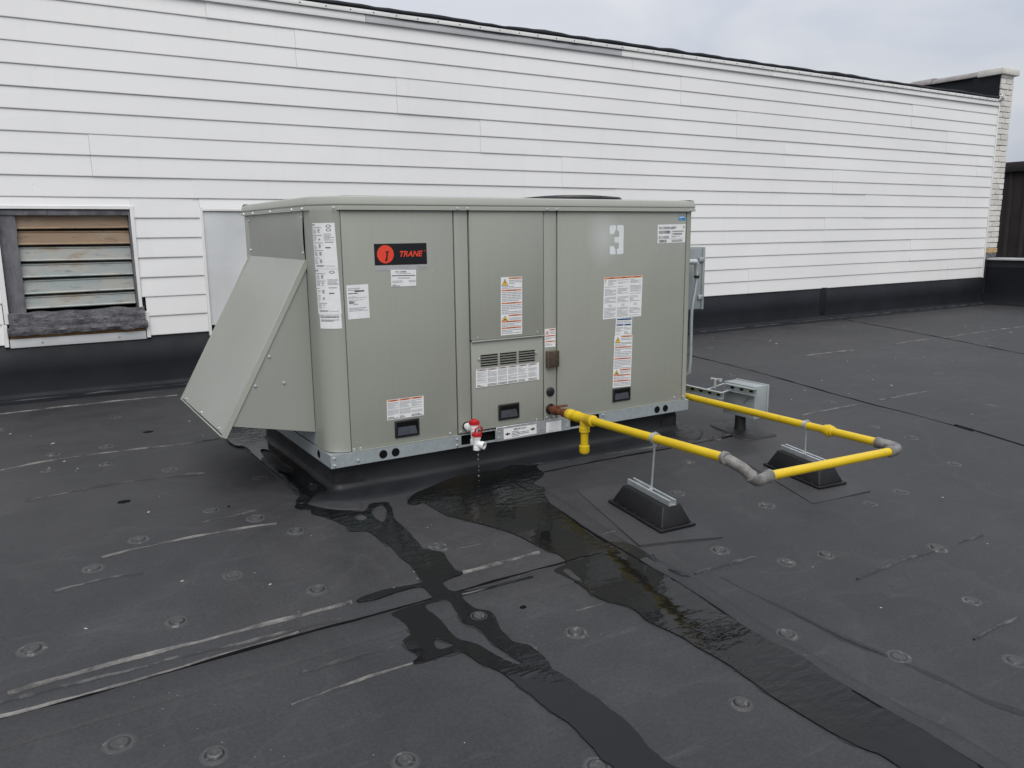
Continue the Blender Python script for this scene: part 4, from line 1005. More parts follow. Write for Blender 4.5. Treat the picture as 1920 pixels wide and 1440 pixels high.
# ---- labels on the unit
def flat_map(q, y=-.0012):
    (x0, z0), (x1, z1), (x2, z2), (x3, z3) = q
    def f(u_, v_, off=0.0):
        x = (x0*(1-u_)+x1*u_)*(1-v_)+(x3*(1-u_)+x2*u_)*v_; z = (z0*(1-u_)+z1*u_)*(1-v_)+(z3*(1-u_)+z2*u_)*v_
        return (x, y-off, z)
    return f
def post_map(s0, s1, zt, zb, tilt=0.0):
    def f(u_, v_, off=0.0):
        s = s0+(s1-s0)*u_+tilt*v_; x, y = post_pt(s, .0012+off); return (x, y, zt+(zb-zt)*v_)
    return f
class Label:
    def __init__(s, name, f, base, label=None, n=1):
        s.f = f; s.n = n; a = MB(); s.grid(a, 0, 0, 1, 1, 0.0)
        s.o = U(a, name, M[base], recalc=False); s.q = {}
        if label: s.o['label'] = label
    def grid(s, a, u0, v0, u1, v1, off):
        n = s.n if u1-u0 > .1 else 1; vs = []
        for i in range(n+1):
            u_ = u0+(u1-u0)*i/n; vs += [s.f(u_, v0, off), s.f(u_, v1, off)]
        a.add(vs, [(2*i, 2*i+1, 2*i+3, 2*i+2) for i in range(n)])
    def rect(s, u0, v0, u1, v1, m): s.grid(s.q.setdefault(m, MB()), u0, v0, u1, v1, .0004 if m not in ('brownink', 'ink') else .0008)
    def tri(s, pts, m, off=.0006): s.q.setdefault(m, MB()).add([s.f(u_, v_, off) for u_, v_ in pts], [tuple(range(len(pts)))])
    def lines(s, u0, v0, u1, v1, n, m='ink2', fill=.85, th=.45):
        dv = (v1-v0)/n
        for i in range(n):
            if random.random() < .08: continue
            v_ = v0+dv*(i+.3); e = u1 if random.random() < .7 else u0+(u1-u0)*random.uniform(.3, .95); u_ = u0
            while u_ < e-.004:
                w_ = random.uniform(.08, .25)*(u1-u0); s.rect(u_, v_, min(u_+w_, e), v_+dv*th, m); u_ += w_+.02*(u1-u0)
    def head(s, u0, v0, u1, v1, m='orange', m2='brownink'):
        s.rect(u0, v0, u1, v1, m); h = v1-v0; c_ = (u0+u1)/2; w_ = (u1-u0)*.25
        s.rect(c_-w_, v0+h*.28, c_+w_, v1-h*.28, m2)
    def hazard(s, cu, cv, w_, h, sym='bolt'):
        s.tri([(cu-w_/2, cv+h/2), (cu+w_/2, cv+h/2), (cu, cv-h/2)], 'ink', .0005)
        s.tri([(cu-w_*.40, cv+h*.43), (cu+w_*.40, cv+h*.43), (cu, cv-h*.36)], 'hazard', .0008)
        s.tri([(cu-w_*.05, cv-h*.12), (cu+w_*.07, cv-h*.12), (cu+w_*.03, cv+h*.10), (cu+w_*.10, cv+h*.10), (cu-w_*.03, cv+h*.36), (cu-w_*.01, cv+h*.14), (cu-w_*.09, cv+h*.14)] if sym == 'bolt' else [(cu-w_*.22, cv+h*.34), (cu-w_*.05, cv+h*.06), (cu+w_*.12, cv+h*.0), (cu+w_*.05, cv+h*.16), (cu+w_*.22, cv+h*.34)], 'ink', .0011)
    def text(s, txt, u0, vb, h, m, aspect, sx=1.0, shear=0.0, bold=0.0, depth=.0008):
        """txt with its baseline at vb, cap height h (in v), aspect = label width / height"""
        cu = bpy.data.curves.new('t', 'FONT'); cu.body = txt; cu.size = 1.0; cu.shear = shear; cu.offset = bold; cu.resolution_u = 3
        o = bpy.data.objects.new('t', cu); C.objects.link(o); dg = bpy.context.evaluated_depsgraph_get()
        me = bpy.data.meshes.new_from_object(o.evaluated_get(dg)); bpy.data.objects.remove(o)
        k = h/.70
        s.q.setdefault(m, MB()).add([s.f(u0+v.co.x*k*sx/aspect, vb-v.co.y*k, depth) for v in me.vertices], [tuple(p.vertices) for p in me.polygons])
    def done(s, names={}):
        for m, a in s.q.items():
            o = a.build(names.get(m, 'printed_marks'), M[m], None, recalc=False); o.parent = s.o
            o['kind'] = 'stuff'

# maker's badge
q = [(0.2585,1.1681),(0.5258,1.1683),(0.5267,1.0684),(0.2593,1.0698)]
asp = (q[1][0]-q[0][0])/(q[0][1]-q[3][1])
L1 = Label('badge', flat_map(q), 'badge', 'black maker badge with red disc and red TRANE lettering')
cu_, cv_, rv = .205, .49, .425; ru = rv/asp
L1.tri([(cu_+ru*math.cos(2*math.pi*k/40), cv_+rv*math.sin(2*math.pi*k/40)) for k in range(40)], 'badgered', .0005)
for k in range(7):          # speed lines forming the letter in the disc
    v_ = .40+.062*k; half = math.sqrt(max(0, 1-((v_-cv_)/rv)**2))*ru
    L1.rect(cu_-half*.93, v_-.012, cu_+.040-.006*k, v_+.012, 'badge')
    if k < 5: L1.rect(cu_+.055, v_-.055, cu_+half*.97, v_-.041, 'badge')
L1.tri([(cu_-.01, .375), (cu_+.072, .335), (cu_+.072, .36), (cu_+.050, .42), (cu_+.030, .80), (cu_-.015, .83), (cu_+.012, .60), (cu_+.020, .44)], 'badge', .0009)
L1.text('TRANE', .455, .62, .26, 'badgered', asp, 1.02, .28, .028)
L1.text('®', .945, .40, .07, 'badgered', asp)
L1.done({'badgered': 'lettering'})
q2 = [(0.2592,1.0685),(0.5266,1.0672),(0.5268,1.0461),(0.2598,1.0453)]
L2 = Label('silver_strip', flat_map(q2), 'silver'); L2.text('TRANE', .80, .78, .5, 'ink2', (q2[1][0]-q2[0][0])/(q2[0][1]-q2[3][1]), 1.0, .2); L2.done()
q = [(0.3363,1.0474),(0.4677,1.044),(0.4649,0.9672),(0.3365,0.9673)]; asp = (q[1][0]-q[0][0])/(q[0][1]-q[3][1])
L = Label('service_sticker', flat_map(q, -.002), 'sticker'); L.text('H.T. LYONS', .18, .165, .095, 'ink', asp, .98, 0, .02); L.lines(.25, .2, .8, .27, 1); L.rect(.04, .33, .96, .37, 'ink'); L.rect(.27, .47, .75, .52, 'ink2'); L.lines(.05, .62, .45, .78, 2); L.lines(.7, .62, .97, .76, 2); L.lines(.05, .86, .35, .98, 2, 'ink'); L.done()
q = [(0.1164,0.9844),(0.2221,0.9857),(0.2236,0.8296),(0.1186,0.8275)]
L = Label('service_sticker', flat_map(q), 'sticker'); L.lines(.06, .08, .6, .22, 3); L.rect(.36, .17, .8, .205, 'ink'); L.lines(.06, .22, .5, .27, 1, 'ink'); L.lines(.06, .33, .9, .46, 4)
for k in range(14): L.rect(.08+k*.019, .47, .08+k*.019+random.choice((.006, .012)), .55, 'ink')
L.rect(.28, .56, .5, .58, 'ink2'); L.lines(.06, .66, .95, .78, 3); L.done()
def warn_cols(q, n, heads, nl, nm='warning_label', hm='orange'):
    L = Label(nm, flat_map(q), 'sticker')
    for c_ in range(n):
        u0 = .02+c_*(.96/n); u1 = u0+.96/n-.02; L.head(u0, .02, u1, .10, hm); L.lines(u0, .14, u1, .46, nl); L.lines(u0, .50, u1, .78, nl); L.lines(u0, .84, u1, .97, 2, 'ink')
    L.done()
warn_cols([(0.2907,0.4284),(0.486,0.4283),(0.4844,0.3307),(0.2892,0.3284)], 3, 1, 6)
warn_cols([(0.7828,0.5278),(1.1695,0.5301),(1.1698,0.4365),(0.7808,0.4334)], 6, 1, 6, hm='silver')
def tall(q, y_, lab):
    L = Label('warning_label', flat_map(q, y_), 'sticker', lab)
    for v0, v1, kind in ((.01, .20, 1), (.215, .42, 0), (.435, .64, 0), (.65, .745, 1), (.755, .855, 0), (.865, .98, 0)):
        hh = .024
        if kind:
            L.head(.36, v0, .98, v0+hh); L.hazard(.19, v0+.075 if v1-v0 > .15 else v0+.055, .30, .115 if v1-v0 > .15 else .09, 'bolt' if v1-v0 > .15 else 'hand'); L.lines(.38, v0+.035, .96, v1-.045 if v1-v0 > .15 else v1, 4)
            if v1-v0 > .15: L.lines(.05, v1-.05, .96, v1, 2)
        else: L.head(.04, v0, .96, v0+hh); L.lines(.05, v0+.035, .96, v1, 6 if v1-v0 > .15 else 3)
    L.done()
tall([(0.9364,0.9892),(1.0648,0.9889),(1.062,0.6917),(0.9319,0.6921)], -.0038, 'narrow orange and white warning label on the middle panel')
tall([(1.6811,0.6343),(1.8129,0.6295),(1.8046,0.33),(1.672,0.3353)], -.0012, 'narrow orange and white warning label above the right handle')
q = [(1.6023,0.9628),(1.8795,0.9646),(1.8736,0.7328),(1.5962,0.7305)]
L = Label('instruction_label', flat_map(q), 'sticker')
L.rect(.01, .005, .99, .045, 'orange')
for c_ in range(3):
    u0 = .03+c_*.325; L.rect(u0+.10, .015, u0+.22, .035, 'brownink')
    L.lines(u0 + (.07 if c_ == 0 else 0), .07, u0+.29, .20, 5); L.lines(u0, .22, u0+.29, .44, 8); L.lines(u0, .47, u0+.29, .62, 5); L.lines(u0+.1, .65, u0+.2, .71, 2, 'ink2'); L.lines(u0, .73, u0+.29, .97, 8)
L.hazard(.04, .07, .045, .035); L.hazard(.04, .12, .045, .035); L.done()
q = [(1.6898,0.7321),(1.8075,0.7281),(1.8058,0.6303),(1.685,0.6346)]
L = Label('notice_label', flat_map(q), 'sticker', 'small label with dark blue headings under the large instruction sheet'); L.head(.06, .03, .96, .12, 'blue', 'sticker'); L.lines(.05, .15, .95, .32, 3); L.head(.05, .36, .48, .44, 'blue', 'sticker'); L.head(.52, .36, .95, .44, 'blue', 'sticker'); L.lines(.05, .5, .47, .95, 7); L.lines(.53, .5, .95, .95, 7); L.done()
q = [(1.2068,0.7054),(1.278,0.706),(1.2766,0.605),(1.2079,0.6065)]
L = Label('warning_label', flat_map(q, .0005), 'sticker', 'little warning label above the mesh flue screen')
L.head(.42, .04, .96, .10); L.lines(.5, .13, .95, .30, 3)
for k in range(24):
    t = 2*math.pi*k/24; t2 = 2*math.pi*(k+1)/24
    L.tri([(.24+.17*math.cos(t), .22+.10*math.sin(t)), (.24+.17*math.cos(t2), .22+.10*math.sin(t2)), (.24+.14*math.cos(t2), .22+.08*math.sin(t2)), (.24+.14*math.cos(t), .22+.08*math.sin(t))], 'badgered')
L.tri([(.18, .17), (.31, .26), (.29, .28), (.16, .19)], 'ink'); L.tri([(.31, .17), (.18, .27), (.16, .25), (.29, .15)], 'ink')
L.head(.04, .36, .96, .42); L.lines(.05, .46, .95, .60, 3); L.head(.04, .66, .96, .72); L.lines(.05, .77, .95, .92, 3); L.done()
q = [(1.9842,1.2468),(2.1979,1.2498),(2.198,1.1447),(1.9851,1.1424)]; asp = (q[1][0]-q[0][0])/(q[0][1]-q[3][1])
L = Label('rating_label', flat_map(q), 'sticker', 'white rating label with bar codes, top right of the unit')
L.text('YSC120H3EHA0001*', .04, .25, .135, 'ink', asp, .76, 0, .01); L.text('D', .91, .22, .12, 'ink', asp, 1, 0, .01)
L.text('22131033DL', .03, .76, .14, 'ink', asp, .76, 0, .01); L.rect(.495, .32, .503, .97, 'ink2')
def bars(L, u0, v0, u1, v1):
    u_ = u0
    while u_ < u1: w_ = random.choice((.004, .008)); L.rect(u_, v0, u_+w_, v1, 'ink'); u_ += w_+random.choice((.005, .009))
bars(L, .05, .33, .45, .49); bars(L, .05, .82, .33, .97); L.lines(.52, .34, .95, .42, 2, 'ink'); bars(L, .54, .47, .88, .57); L.lines(.52, .62, .8, .70, 2, 'ink'); L.rect(.52, .75, .96, .765, 'ink2'); L.lines(.52, .82, .9, .95, 2, 'ink'); L.done()
q = [(2.1438,1.2967),(2.1955,1.2976),(2.1966,1.2712),(2.1448,1.27)]
L = Label('blue_sticker', flat_map(q), 'skyblue'); L.rect(.08, .2, .85, .42, 'sticker'); L.lines(.1, .65, .5, .8, 1, 'sticker'); L.done()
q = [(0.9333,0.2003),(1.14,0.1981),(1.1414,0.146),(0.9341,0.1437)]; asp = (q[1][0]-q[0][0])/(q[0][1]-q[3][1])
L = Label('important_label', flat_map(q, ry-.0052), 'sticker', 'white IMPORTANT label with two arrows on the base rail')
L.text('IMPORTANT', .30, .27, .17, 'ink', asp, 1.05, 0, .01); L.lines(.24, .34, .76, .92, 4, 'ink', th=.35)
L.tri([(.04, .55), (.13, .38), (.13, .48), (.19, .48), (.19, .62), (.13, .62), (.13, .72)], 'ink'); L.tri([(.96, .45), (.87, .28), (.87, .38), (.81, .38), (.81, .52), (.87, .52), (.87, .62)], 'ink'); L.done()
q = [(1.2028,0.1985),(1.3033,0.1985),(1.3034,0.1396),(1.2026,0.1418)]
L = Label('torn_label', flat_map(q, ry-.0052), 'sticker', 'half-torn blank white label on the base rail')
for k in range(9): L.tri([(x_+.04*random.random(), .8+.15*random.random()) for x_ in (.1+k*.08, .15+k*.08, .12+k*.08)], 'ink')
L.done()
# strips stuck round the front-left corner post
zt1 = [(0.0165,0.02,1.2638)][0][2]; zb1 = [(0.0234,0.02,0.8559)][0][2]; zb2 = [(0.0222,0.02,0.7889)][0][2]
L = Label('wiring_label', post_map(.118, .234, zt1, zb1, .012), 'sticker', 'long white data strip on the corner post', 14)
for b_ in (0.0, .5):
    L.rect(.02, b_+.012, .05, b_+.03, 'ink'); L.rect(.08, b_+.015, .18, b_+.024, 'ink')
    for k in range(5):
        v0 = b_+.045+k*.082; L.lines(.04, v0, .48, v0+.010, 1, 'ink'); L.lines(.05, v0+.015, .22, v0+.07, 5, 'ink2'); L.lines(.30, v0+.02, .40, v0+.06, 4, 'ink')
    for cv2 in ((.035, .075) if b_ == 0 else (.035,)):
        for k in range(16):
            t = 2*math.pi*k/16; t2 = t+.33; L.tri([(.75+.10*math.cos(t), b_+cv2+.016*math.sin(t)), (.75+.10*math.cos(t2), b_+cv2+.016*math.sin(t2)), (.75+.07*math.cos(t2), b_+cv2+.011*math.sin(t2)), (.75+.07*math.cos(t), b_+cv2+.011*math.sin(t))], 'ink')
    L.lines(.55, b_+.11, .95, b_+.19, 6, 'ink2'); L.lines(.58, b_+.2, .9, b_+.225, 2, 'ink'); L.rect(.58, b_+.262, .78, b_+.272, 'ink'); L.lines(.1, b_+.455, .5, b_+.475, 2, 'ink'); L.rect(.55, b_+.465, .9, b_+.470, 'ink2')
L.rect(.0, .497, 1, .4995, 'ink2'); L.done()
L = Label('data_sticker', post_map(.137, .243, zb1-.001, zb2, .002), 'sticker', None, 12); L.lines(.05, .06, .9, .25, 2, 'ink'); L.lines(.08, .35, .9, .5, 2, 'ink'); L.done()
# stencilled figure 3
q = [(1.6351,1.247),(1.7371,1.2465),(1.7385,1.0855),(1.6377,1.0867)]
f3 = flat_map(q, -.0009)
def lp(u_, v_): return f3((u_-545)/240.0, (v_-365)/485.0)
a = MB()
def shp(pts): a.add([lp(*p) for p in pts], [tuple(range(len(pts)))])
shp([(565,370),(640,368),(653,380),(655,430),(640,462),(628,490),(622,512),(555,515),(548,505),(548,390)])
shp([(672,372),(690,366),(765,366),(783,385),(783,590),(690,590),(690,565),(705,550),(705,480),(690,462),(672,455)])
shp([(628,565),(690,563),(690,590),(783,590),(780,600),(780,640),(700,640),(690,655),(628,655)])
shp([(700,640),(780,640),(780,825),(765,843),(670,848),(668,760),(700,748)])
shp([(552,712),(618,710),(630,740),(645,765),(650,845),(570,850),(552,835)])
f3o = U(a, 'stencilled_number', M['stencil'], recalc=False); f3o['label'] = 'white spray-stencilled number 3'

# ------------------------------------------------------------------ disconnect box and conduit on the unit's right side
DB = [(2.4879,0.12,1.1112),(2.4834,0.12,0.7259),(2.4924,0.12,1.1111)]
dx1 = DB[0][0]; dzt, dzb = DB[0][2], DB[1][2]
disc = thing('disconnect_box', 'grey electrical disconnect box hung on the right side of the rooftop unit', 'electrical box', (2.36, .27, dzb))
MB().box(UX+.004, dx1-.022, .125, .42, dzb+.004, dzt-.004).build('box_body', M['boxgrey'], disc, bevel=.004)
MB().box(dx1-.020, dx1, .118, .427, dzb, dzt).build('door', M['boxgrey'], disc, bevel=.004)
for z_ in [(2.4597,0.12,1.0354),(2.4569,0.12,0.8039)]:
    MB().box(dx1-.052, dx1-.012, .112, .124, z_[2]-.014, z_[2]+.014).build('hinge', M['galv2'], disc, bevel=.002)
cp = [(2.3112,0.05,1.0284),(2.3376,0.05,1.026),(2.3493,0.05,1.0098),(2.3513,0.05,0.965),(2.3517,0.05,0.9072),(2.3413,0.05,0.8433),(2.3301,0.05,0.7954),(2.3197,0.05,0.7312),(2.319,0.05,0.6433),(2.321,0.05,0.5447),(2.3215,0.05,0.4288),(2.3158,0.05,0.3527)]
cp[0] = (UX-.01, .06, cp[0][2]); cp = [cp[0]]+[tuple(p) for p in cp[1:]]
a = MB(); a.tube([(p[0], p[1], p[2]) for p in cp[3:]]+[(cp[-1][0]-.03, .12, cp[-1][2]-.06)], .010, 12); a.build('conduit', M['galv'], disc, smooth=True)
a = MB(); a.tube([cp[0], cp[1], cp[2], cp[3]], .017, 12, radii=[.016, .018, .017, .014]); a.lathe(cp[3], (0, 0, -1), [(0, .016), (.008, .016), (.008, .013), (.02, .013)], 8); a.build('conduit_elbow', M['galv2'], disc, smooth=True)
MB().lathe((cp[3][0], cp[3][1], cp[3][2]-.02), (0, 0, -1), [(0, .017), (.016, .016), (.017, .011)], 12).build('seal_ring', M['black'], disc, smooth=True)

# ------------------------------------------------------------------ condensate drain trap
dr = thing('drain_trap', 'white plastic drain trap with red caps dripping at the front of the unit', 'drain pipe', (.72, -.08, .12))
hx_, hz_ = HP[2][0], HP[2][1]
T1 = [(0.726,-0.075,0.2667),(0.7262,-0.075,0.203)]; T2 = [(0.715,-0.12,0.2143),(0.7166,-0.12,0.1451)]
t1x, t2x = T1[0][0], T2[0][0]
a = MB(); a.tube([(hx_, .01, hz_), (hx_, -.03, hz_), (t1x, -.072, hz_-.002)], .0165, 18); a.build('pipe', M['pvc'], dr, smooth=True)
a = MB(); a.lathe((hx_, -.014, hz_), (0, -1, 0), [(0, .0205), (.022, .0205), (.023, .018)], 18); a.build('pipe_collar', M['pvc'], dr, smooth=True)
zt1_ = hz_+.040
a = MB(); a.lathe((t1x, -.075, hz_+.028), (0, 0, -1), [(0, .021), (.022, .021), (.024, .0175), (.08, .0175), (.082, .021), (.105, .021)], 20); a.build('tee', M['pvc'], dr, smooth=True)
a = MB(); a.lathe((t1x, -.075, hz_+.024), (0, 0, 1), [(0, .0245), (.018, .0245), (.020, .022), (.022, .012), (.028, .010), (.029, .001)], 20)
for k in range(10):
    t = 2*math.pi*k/10; a.box(t1x+.0245*math.cos(t)-.002, t1x+.0245*math.cos(t)+.002, -.075+.0245*math.sin(t)-.002, -.075+.0245*math.sin(t)+.002, hz_+.026, hz_+.041)
a.build('red_cap', M['red'], dr, smooth=True)
zc = T2[0][2]
a = MB(); a.tube([(t1x, -.075, hz_-.06), (t1x+.003, -.09, hz_-.075), (t2x, -.115, zc-.012), (t2x, -.12, zc-.02)], .0165, 16); a.build('pipe', M['pvc'], dr, smooth=True)
a = MB(); a.lathe((t2x, -.120, zc+.018), (0, 0, -1), [(0, .0255), (.016, .0255), (.018, .019), (.020, .001)], 20)
a.tube([(t2x-.018, -.130, zc+.022), (t2x-.014, -.140, zc+.045), (t2x+.004, -.142, zc+.056), (t2x+.020, -.138, zc+.044), (t2x+.020, -.130, zc+.018)], .0045, 8)
a.build('red_cap', M['red'], dr, smooth=True)
a = MB(); a.lathe((t2x, -.120, zc), (0, 0, -1), [(0, .020), (.012, .020), (.014, .0172), (.05, .0172), (.052, .0195), (zc-T2[1][2], .0195), (zc-T2[1][2]+.0005, .015)], 20)
a.build('tee', M['pvc'], dr, smooth=True)
od = Vector((.45, -.85, -.12)).normalized(); ob = Vector((t2x, -.12, zc-.038))
a = MB(); a.lathe(ob, od, [(0, .0165), (.024, .0165), (.025, .0195), (.044, .0195), (.0445, .0150), (.030, .0150)], 20); a.build('open_outlet', M['pvc'], dr, smooth=True)
MB().lathe(ob+od*.031, od, [(0, .0148), (.001, .0148)], 18).build('outlet_bore', M['greyfit'], dr)
a = MB(); z_ = T2[1][2]-.004; k = 0; x_, y_ = t2x+.004, -.125
while z_ > rz(0, y_)+.012:
    L_ = random.uniform(.008, .026); a.lathe((x_+random.uniform(-.0008, .0008), y_, z_), (0, 0, -1), [(0, .0007), (L_*.3, .0020), (L_*.75, .0028), (L_, .0008)], 8); z_ -= L_+random.uniform(.002, .012)
sp2 = [(0.638,-0.264)][0]
tag(a.build('dripping_water', M['drops'], smooth=True), 'thin thread of water dripping from the white drain trap', 'water')

# ------------------------------------------------------------------ gas pipe
YM = M['yellow']
gas = thing('gas_pipe', 'yellow gas pipe looping out from the front of the unit and back', 'gas pipe', (1.24, -.7, .0))
PRr = .0198
A0, A1 = Vector((1.2430, .0, .265)), Vector((1.1672, -1.334, .321)); dA = (A1-A0).normalized()
def onA(t): return A0+dA*t
def G(mb, name, m=YM, **kw):
    kw.setdefault('smooth', True); return mb.build(name, m, gas, **kw)
G(MB().tube([onA(-.03), onA(.10)], .0165, 16), 'iron_nipple', M['rust'])
G(MB().lathe(onA(.025), dA, [(0, .022), (.012, .026), (.03, .027), (.045, .022), (.046, .019), (.11, .019), (.112, .024), (.14, .024), (.142, .019), (.2, .0185)], 14), 'iron_valve', M['rust'])
vh = onA(.085); G(MB().box(vh.x-.006, vh.x+.055, vh.y-.012, vh.y+.012, vh.z+.022, vh.z+.030).tube([vh, vh+Vector((0, 0, .028))], .008, 10), 'valve_handle', M['rust'], bevel=.002)
tp = onA(.335)
G(MB().lathe(onA(.185), dA, [(0, .021), (.001, .029), (.03, .030), (.033, .027), (.06, .0235), (.062, .0225)], 18), 'coupling')
a = MB(); a.lathe(onA(.247), dA, [(0, .0225), (.004, .0285), (.03, .0285), (.034, .0255), (.14, .0255), (.144, .0285), (.168, .0285), (.172, .022)], 20)
a.lathe(tp-Vector((0, 0, .01)), (0, 0, -1), [(0, .0245), (.032, .0245), (.035, .028), (.058, .028), (.060, .020)], 20); G(a, 'tee')
lb = .098
G(MB().tube([tp-Vector((0, 0, .05)), Vector((tp.x, tp.y, lb+.03))], PRr, 18), 'drip_leg')
G(MB().lathe(Vector((tp.x, tp.y, lb+.042)), (0, 0, -1), [(0, .020), (.003, .027), (.03, .027), (.036, .025), (.042, .022), (.0425, .001)], 20), 'leg_cap')
G(MB().tube([onA(.40), onA(.7), onA(1.0), A1], PRr, 20), 'pipe_run')
B0, B1 = Vector((1.351, -1.403, .230)), Vector((2.185, -1.39, .200)); dB = (B1-B0).normalized()
G(MB().tube([B0-dB*.01, (B0+B1)/2, B1+dB*.01], PRr, 20), 'pipe_run')
D0, D1 = Vector((2.2362, -1.294, .2155)), Vector((2.3365, .47, .1945)); dD = (D0-D1).normalized()
G(MB().tube([D0, (D0+D1)/2, D1], PRr, 20), 'pipe_run')
un_ = Vector((2.2521, -1.016, .2122))
pu = D0+(D1-D0)*((un_.y-D0.y)/(D1.y-D0.y)); G(MB().lathe(pu-dD*.03, dD, [(0, .022), (.003, .027), (.018, .027), (.019, .031), (.038, .031), (.039, .027), (.055, .026), (.058, .022)], 10), 'union')
def bend(pts, n=7):
    P = [Vector(p) for p in pts]; out_ = []
    for i in range(len(P)-1):
        p0, p1, p2, p3 = P[max(i-1, 0)], P[i], P[i+1], P[min(i+2, len(P)-1)]
        for j in range(n):
            t = j/n; out_.append(.5*((2*p1)+(p2-p0)*t+(2*p0-5*p1+4*p2-p3)*t*t+(3*p1-3*p2+p3-p0)*t**3))
    out_.append(P[-1]); return out_
def collar(p, d, m='greyfit', r_=.0272, L_=.022):
    G(MB().lathe(Vector(p)-Vector(d).normalized()*L_/2, d, [(0, r_*.86), (.003, r_), (L_-.003, r_), (L_, r_*.86)], 18), 'fitting_band', M[m])
E_ = [Vector([(1.1922,-1.362,0.3032)][0]), Vector([(1.2215,-1.392,0.2782)][0]), Vector([(1.2372,-1.415,0.2528)][0]), Vector([(1.2752,-1.418,0.2292)][0])]
e1 = [A1-dA*.005, E_[0], E_[1], E_[2]]
G(MB().tube(bend(e1), .0236, 20), 'elbow', M['greyfit'])
e2 = [E_[2], E_[3], B0+dB*.004]
G(MB().tube(bend(e2), .0236, 20), 'elbow', M['greyfit'])
collar(A1+dA*.006, dA); collar(E_[2], E_[3]-E_[1], L_=.016); collar(B0+dB*.006, dB)
MB_ = MB().lathe(A1+dA*.028, dA, [(0, .0262), (.006, .0268), (.012, .0262)], 18); pass
e3 = [B1-dB*.005, B1+dB*.03, B1+dB*.055+Vector((.0, .004, .0)), Vector((2.262, -1.375, .203)), Vector((2.256, -1.345, .210)), D0+dD*.02, D0]
G(MB().tube(bend(e3), .0236, 20), 'elbow', M['greyfit']); collar(B1+dB*.008, dB); collar(D0+dD*.006, dD)

# ------------------------------------------------------------------ pipe supports and their sheets
def support(cx_, cy_, ang, pz, px_, py_, lab, pd):
    s = thing('pipe_support', lab, 'pipe support', (cx_, cy_, rz(cx_, cy_)), 'rubber pipe supports under the gas pipe')
    ca, sa = math.cos(ang), math.sin(ang); tl = math.atan(.07)
    zb = rz(cx_, cy_)+.006
    def T(x, y, z): return (cx_+x*ca-y*sa, cy_+x*sa+y*ca, zb+z+(x*sa+y*ca)*.07)
    def frus(x0, y0, z0, x1, y1, z1): return [T(-x0, -y0, z0), T(x0, -y0, z0), T(x0, y0, z0), T(-x0, y0, z0), T(-x1, -y1, z1), T(x1, -y1, z1), T(x1, y1, z1), T(-x1, y1, z1)]
    def S_(a, nm, m, **kw): return a.build(nm, M[m], s, **kw)
    S_(MB().hexa(frus(.100, .195, .0, .100, .195, .010)), 'base_flange', 'rubber', bevel=.004)
    S_(MB().hexa(frus(.085, .182, .010, .050, .145, .092)), 'rubber_block', 'rubber', bevel=.006)
    for k in range(5):
        x = -.084-.002; y = -.14+.07*k; S_(MB().hexa([T(-.094, y-.012, .010), T(-.080, y-.012, .010), T(-.080, y+.012, .010), T(-.094, y+.012, .010), T(-.090, y-.010, .016), T(-.080, y-.010, .016), T(-.080, y+.010, .016), T(-.090, y+.010, .016)]), 'edge_tab', 'rubber')
    for sx_ in (-1, 1):
        a = MB(); x0, x1 = (.0165, .0205)
        a.hexa([T(sx_*x0, -.150, .093), T(sx_*x1, -.150, .093), T(sx_*x1, .150, .093), T(sx_*x0, .150, .093), T(sx_*x0, -.150, .116), T(sx_*x1, -.150, .116), T(sx_*x1, .150, .116), T(sx_*x0, .150, .116)])
        a.hexa([T(sx_*.010, -.150, .1135), T(sx_*x0, -.150, .1135), T(sx_*x0, .150, .1135), T(sx_*.010, .150, .1135), T(sx_*.010, -.150, .116), T(sx_*x0, -.150, .116), T(sx_*x0, .150, .116), T(sx_*.010, .150, .116)])
        S_(a, 'channel_side', 'galv2')
    S_(MB().hexa(frus(.0205, .150, .0905, .0205, .150, .0928)), 'channel_base', 'galv2')
    p0 = Vector((cx_, cy_, zb+.095)); p1 = Vector((px_, py_, pz-.022))
    S_(MB().tube([p0, p1], .0052, 10), 'threaded_rod', 'galv2', smooth=True)
    S_(MB().lathe(p0+Vector((0, 0, .018)), (0, 0, 1), [(0, .011), (.007, .011)], 6), 'nut', 'galv2')
    c_ = Vector((px_, py_, pz)); d_ = Vector(pd).normalized(); e = Vector((-d_.y, d_.x, 0)).normalized(); up_ = d_.cross(e); up_ = up_ if up_.z > 0 else -up_
    vs = []; n_ = 24
    for k in range(n_):
        t = 2*math.pi*k/n_
        for r_, w_ in ((.0218, -.011), (.0262, -.011), (.0262, .011), (.0218, .011)): vs.append(c_+(e*math.cos(t)+up_*math.sin(t))*r_+d_*w_)
    a = MB(); a.add(vs, [(k*4+q, k*4+(q+1) % 4, ((k+1) % n_)*4+(q+1) % 4, ((k+1) % n_)*4+q) for k in range(n_) for q in range(4)])
    for sg in (-1, 1): q_ = c_+up_*.028+e*.0; a.hexa([q_+d_*-.009+e*(sg*.006-.002), q_+d_*.009+e*(sg*.006-.002), q_+d_*.009+e*(sg*.006+.002), q_+d_*-.009+e*(sg*.006+.002), q_+d_*-.009+e*(sg*.006-.002)-up_*.006, q_+d_*.009+e*(sg*.006-.002)-up_*.006, q_+d_*.009+e*(sg*.006+.002)-up_*.006, q_+d_*-.009+e*(sg*.006+.002)-up_*.006])
    a.lathe(c_-Vector((0, 0, .024)), (0, 0, -1), [(0, .010), (.012, .010)], 6)
    S_(a, 'pipe_clamp', 'galv2', smooth=True)
    return s
ctr = [(1.107,-0.713),(1.091,-1.048),(1.284,-1.043),(2.182,-0.704),(2.154,-1.025),(2.345,-1.035)]
def centre(b, c, d): return ((b[0]+d[0])/2, (b[1]+d[1])/2), math.atan2(c[0]-b[0], -(c[1]-b[1]))
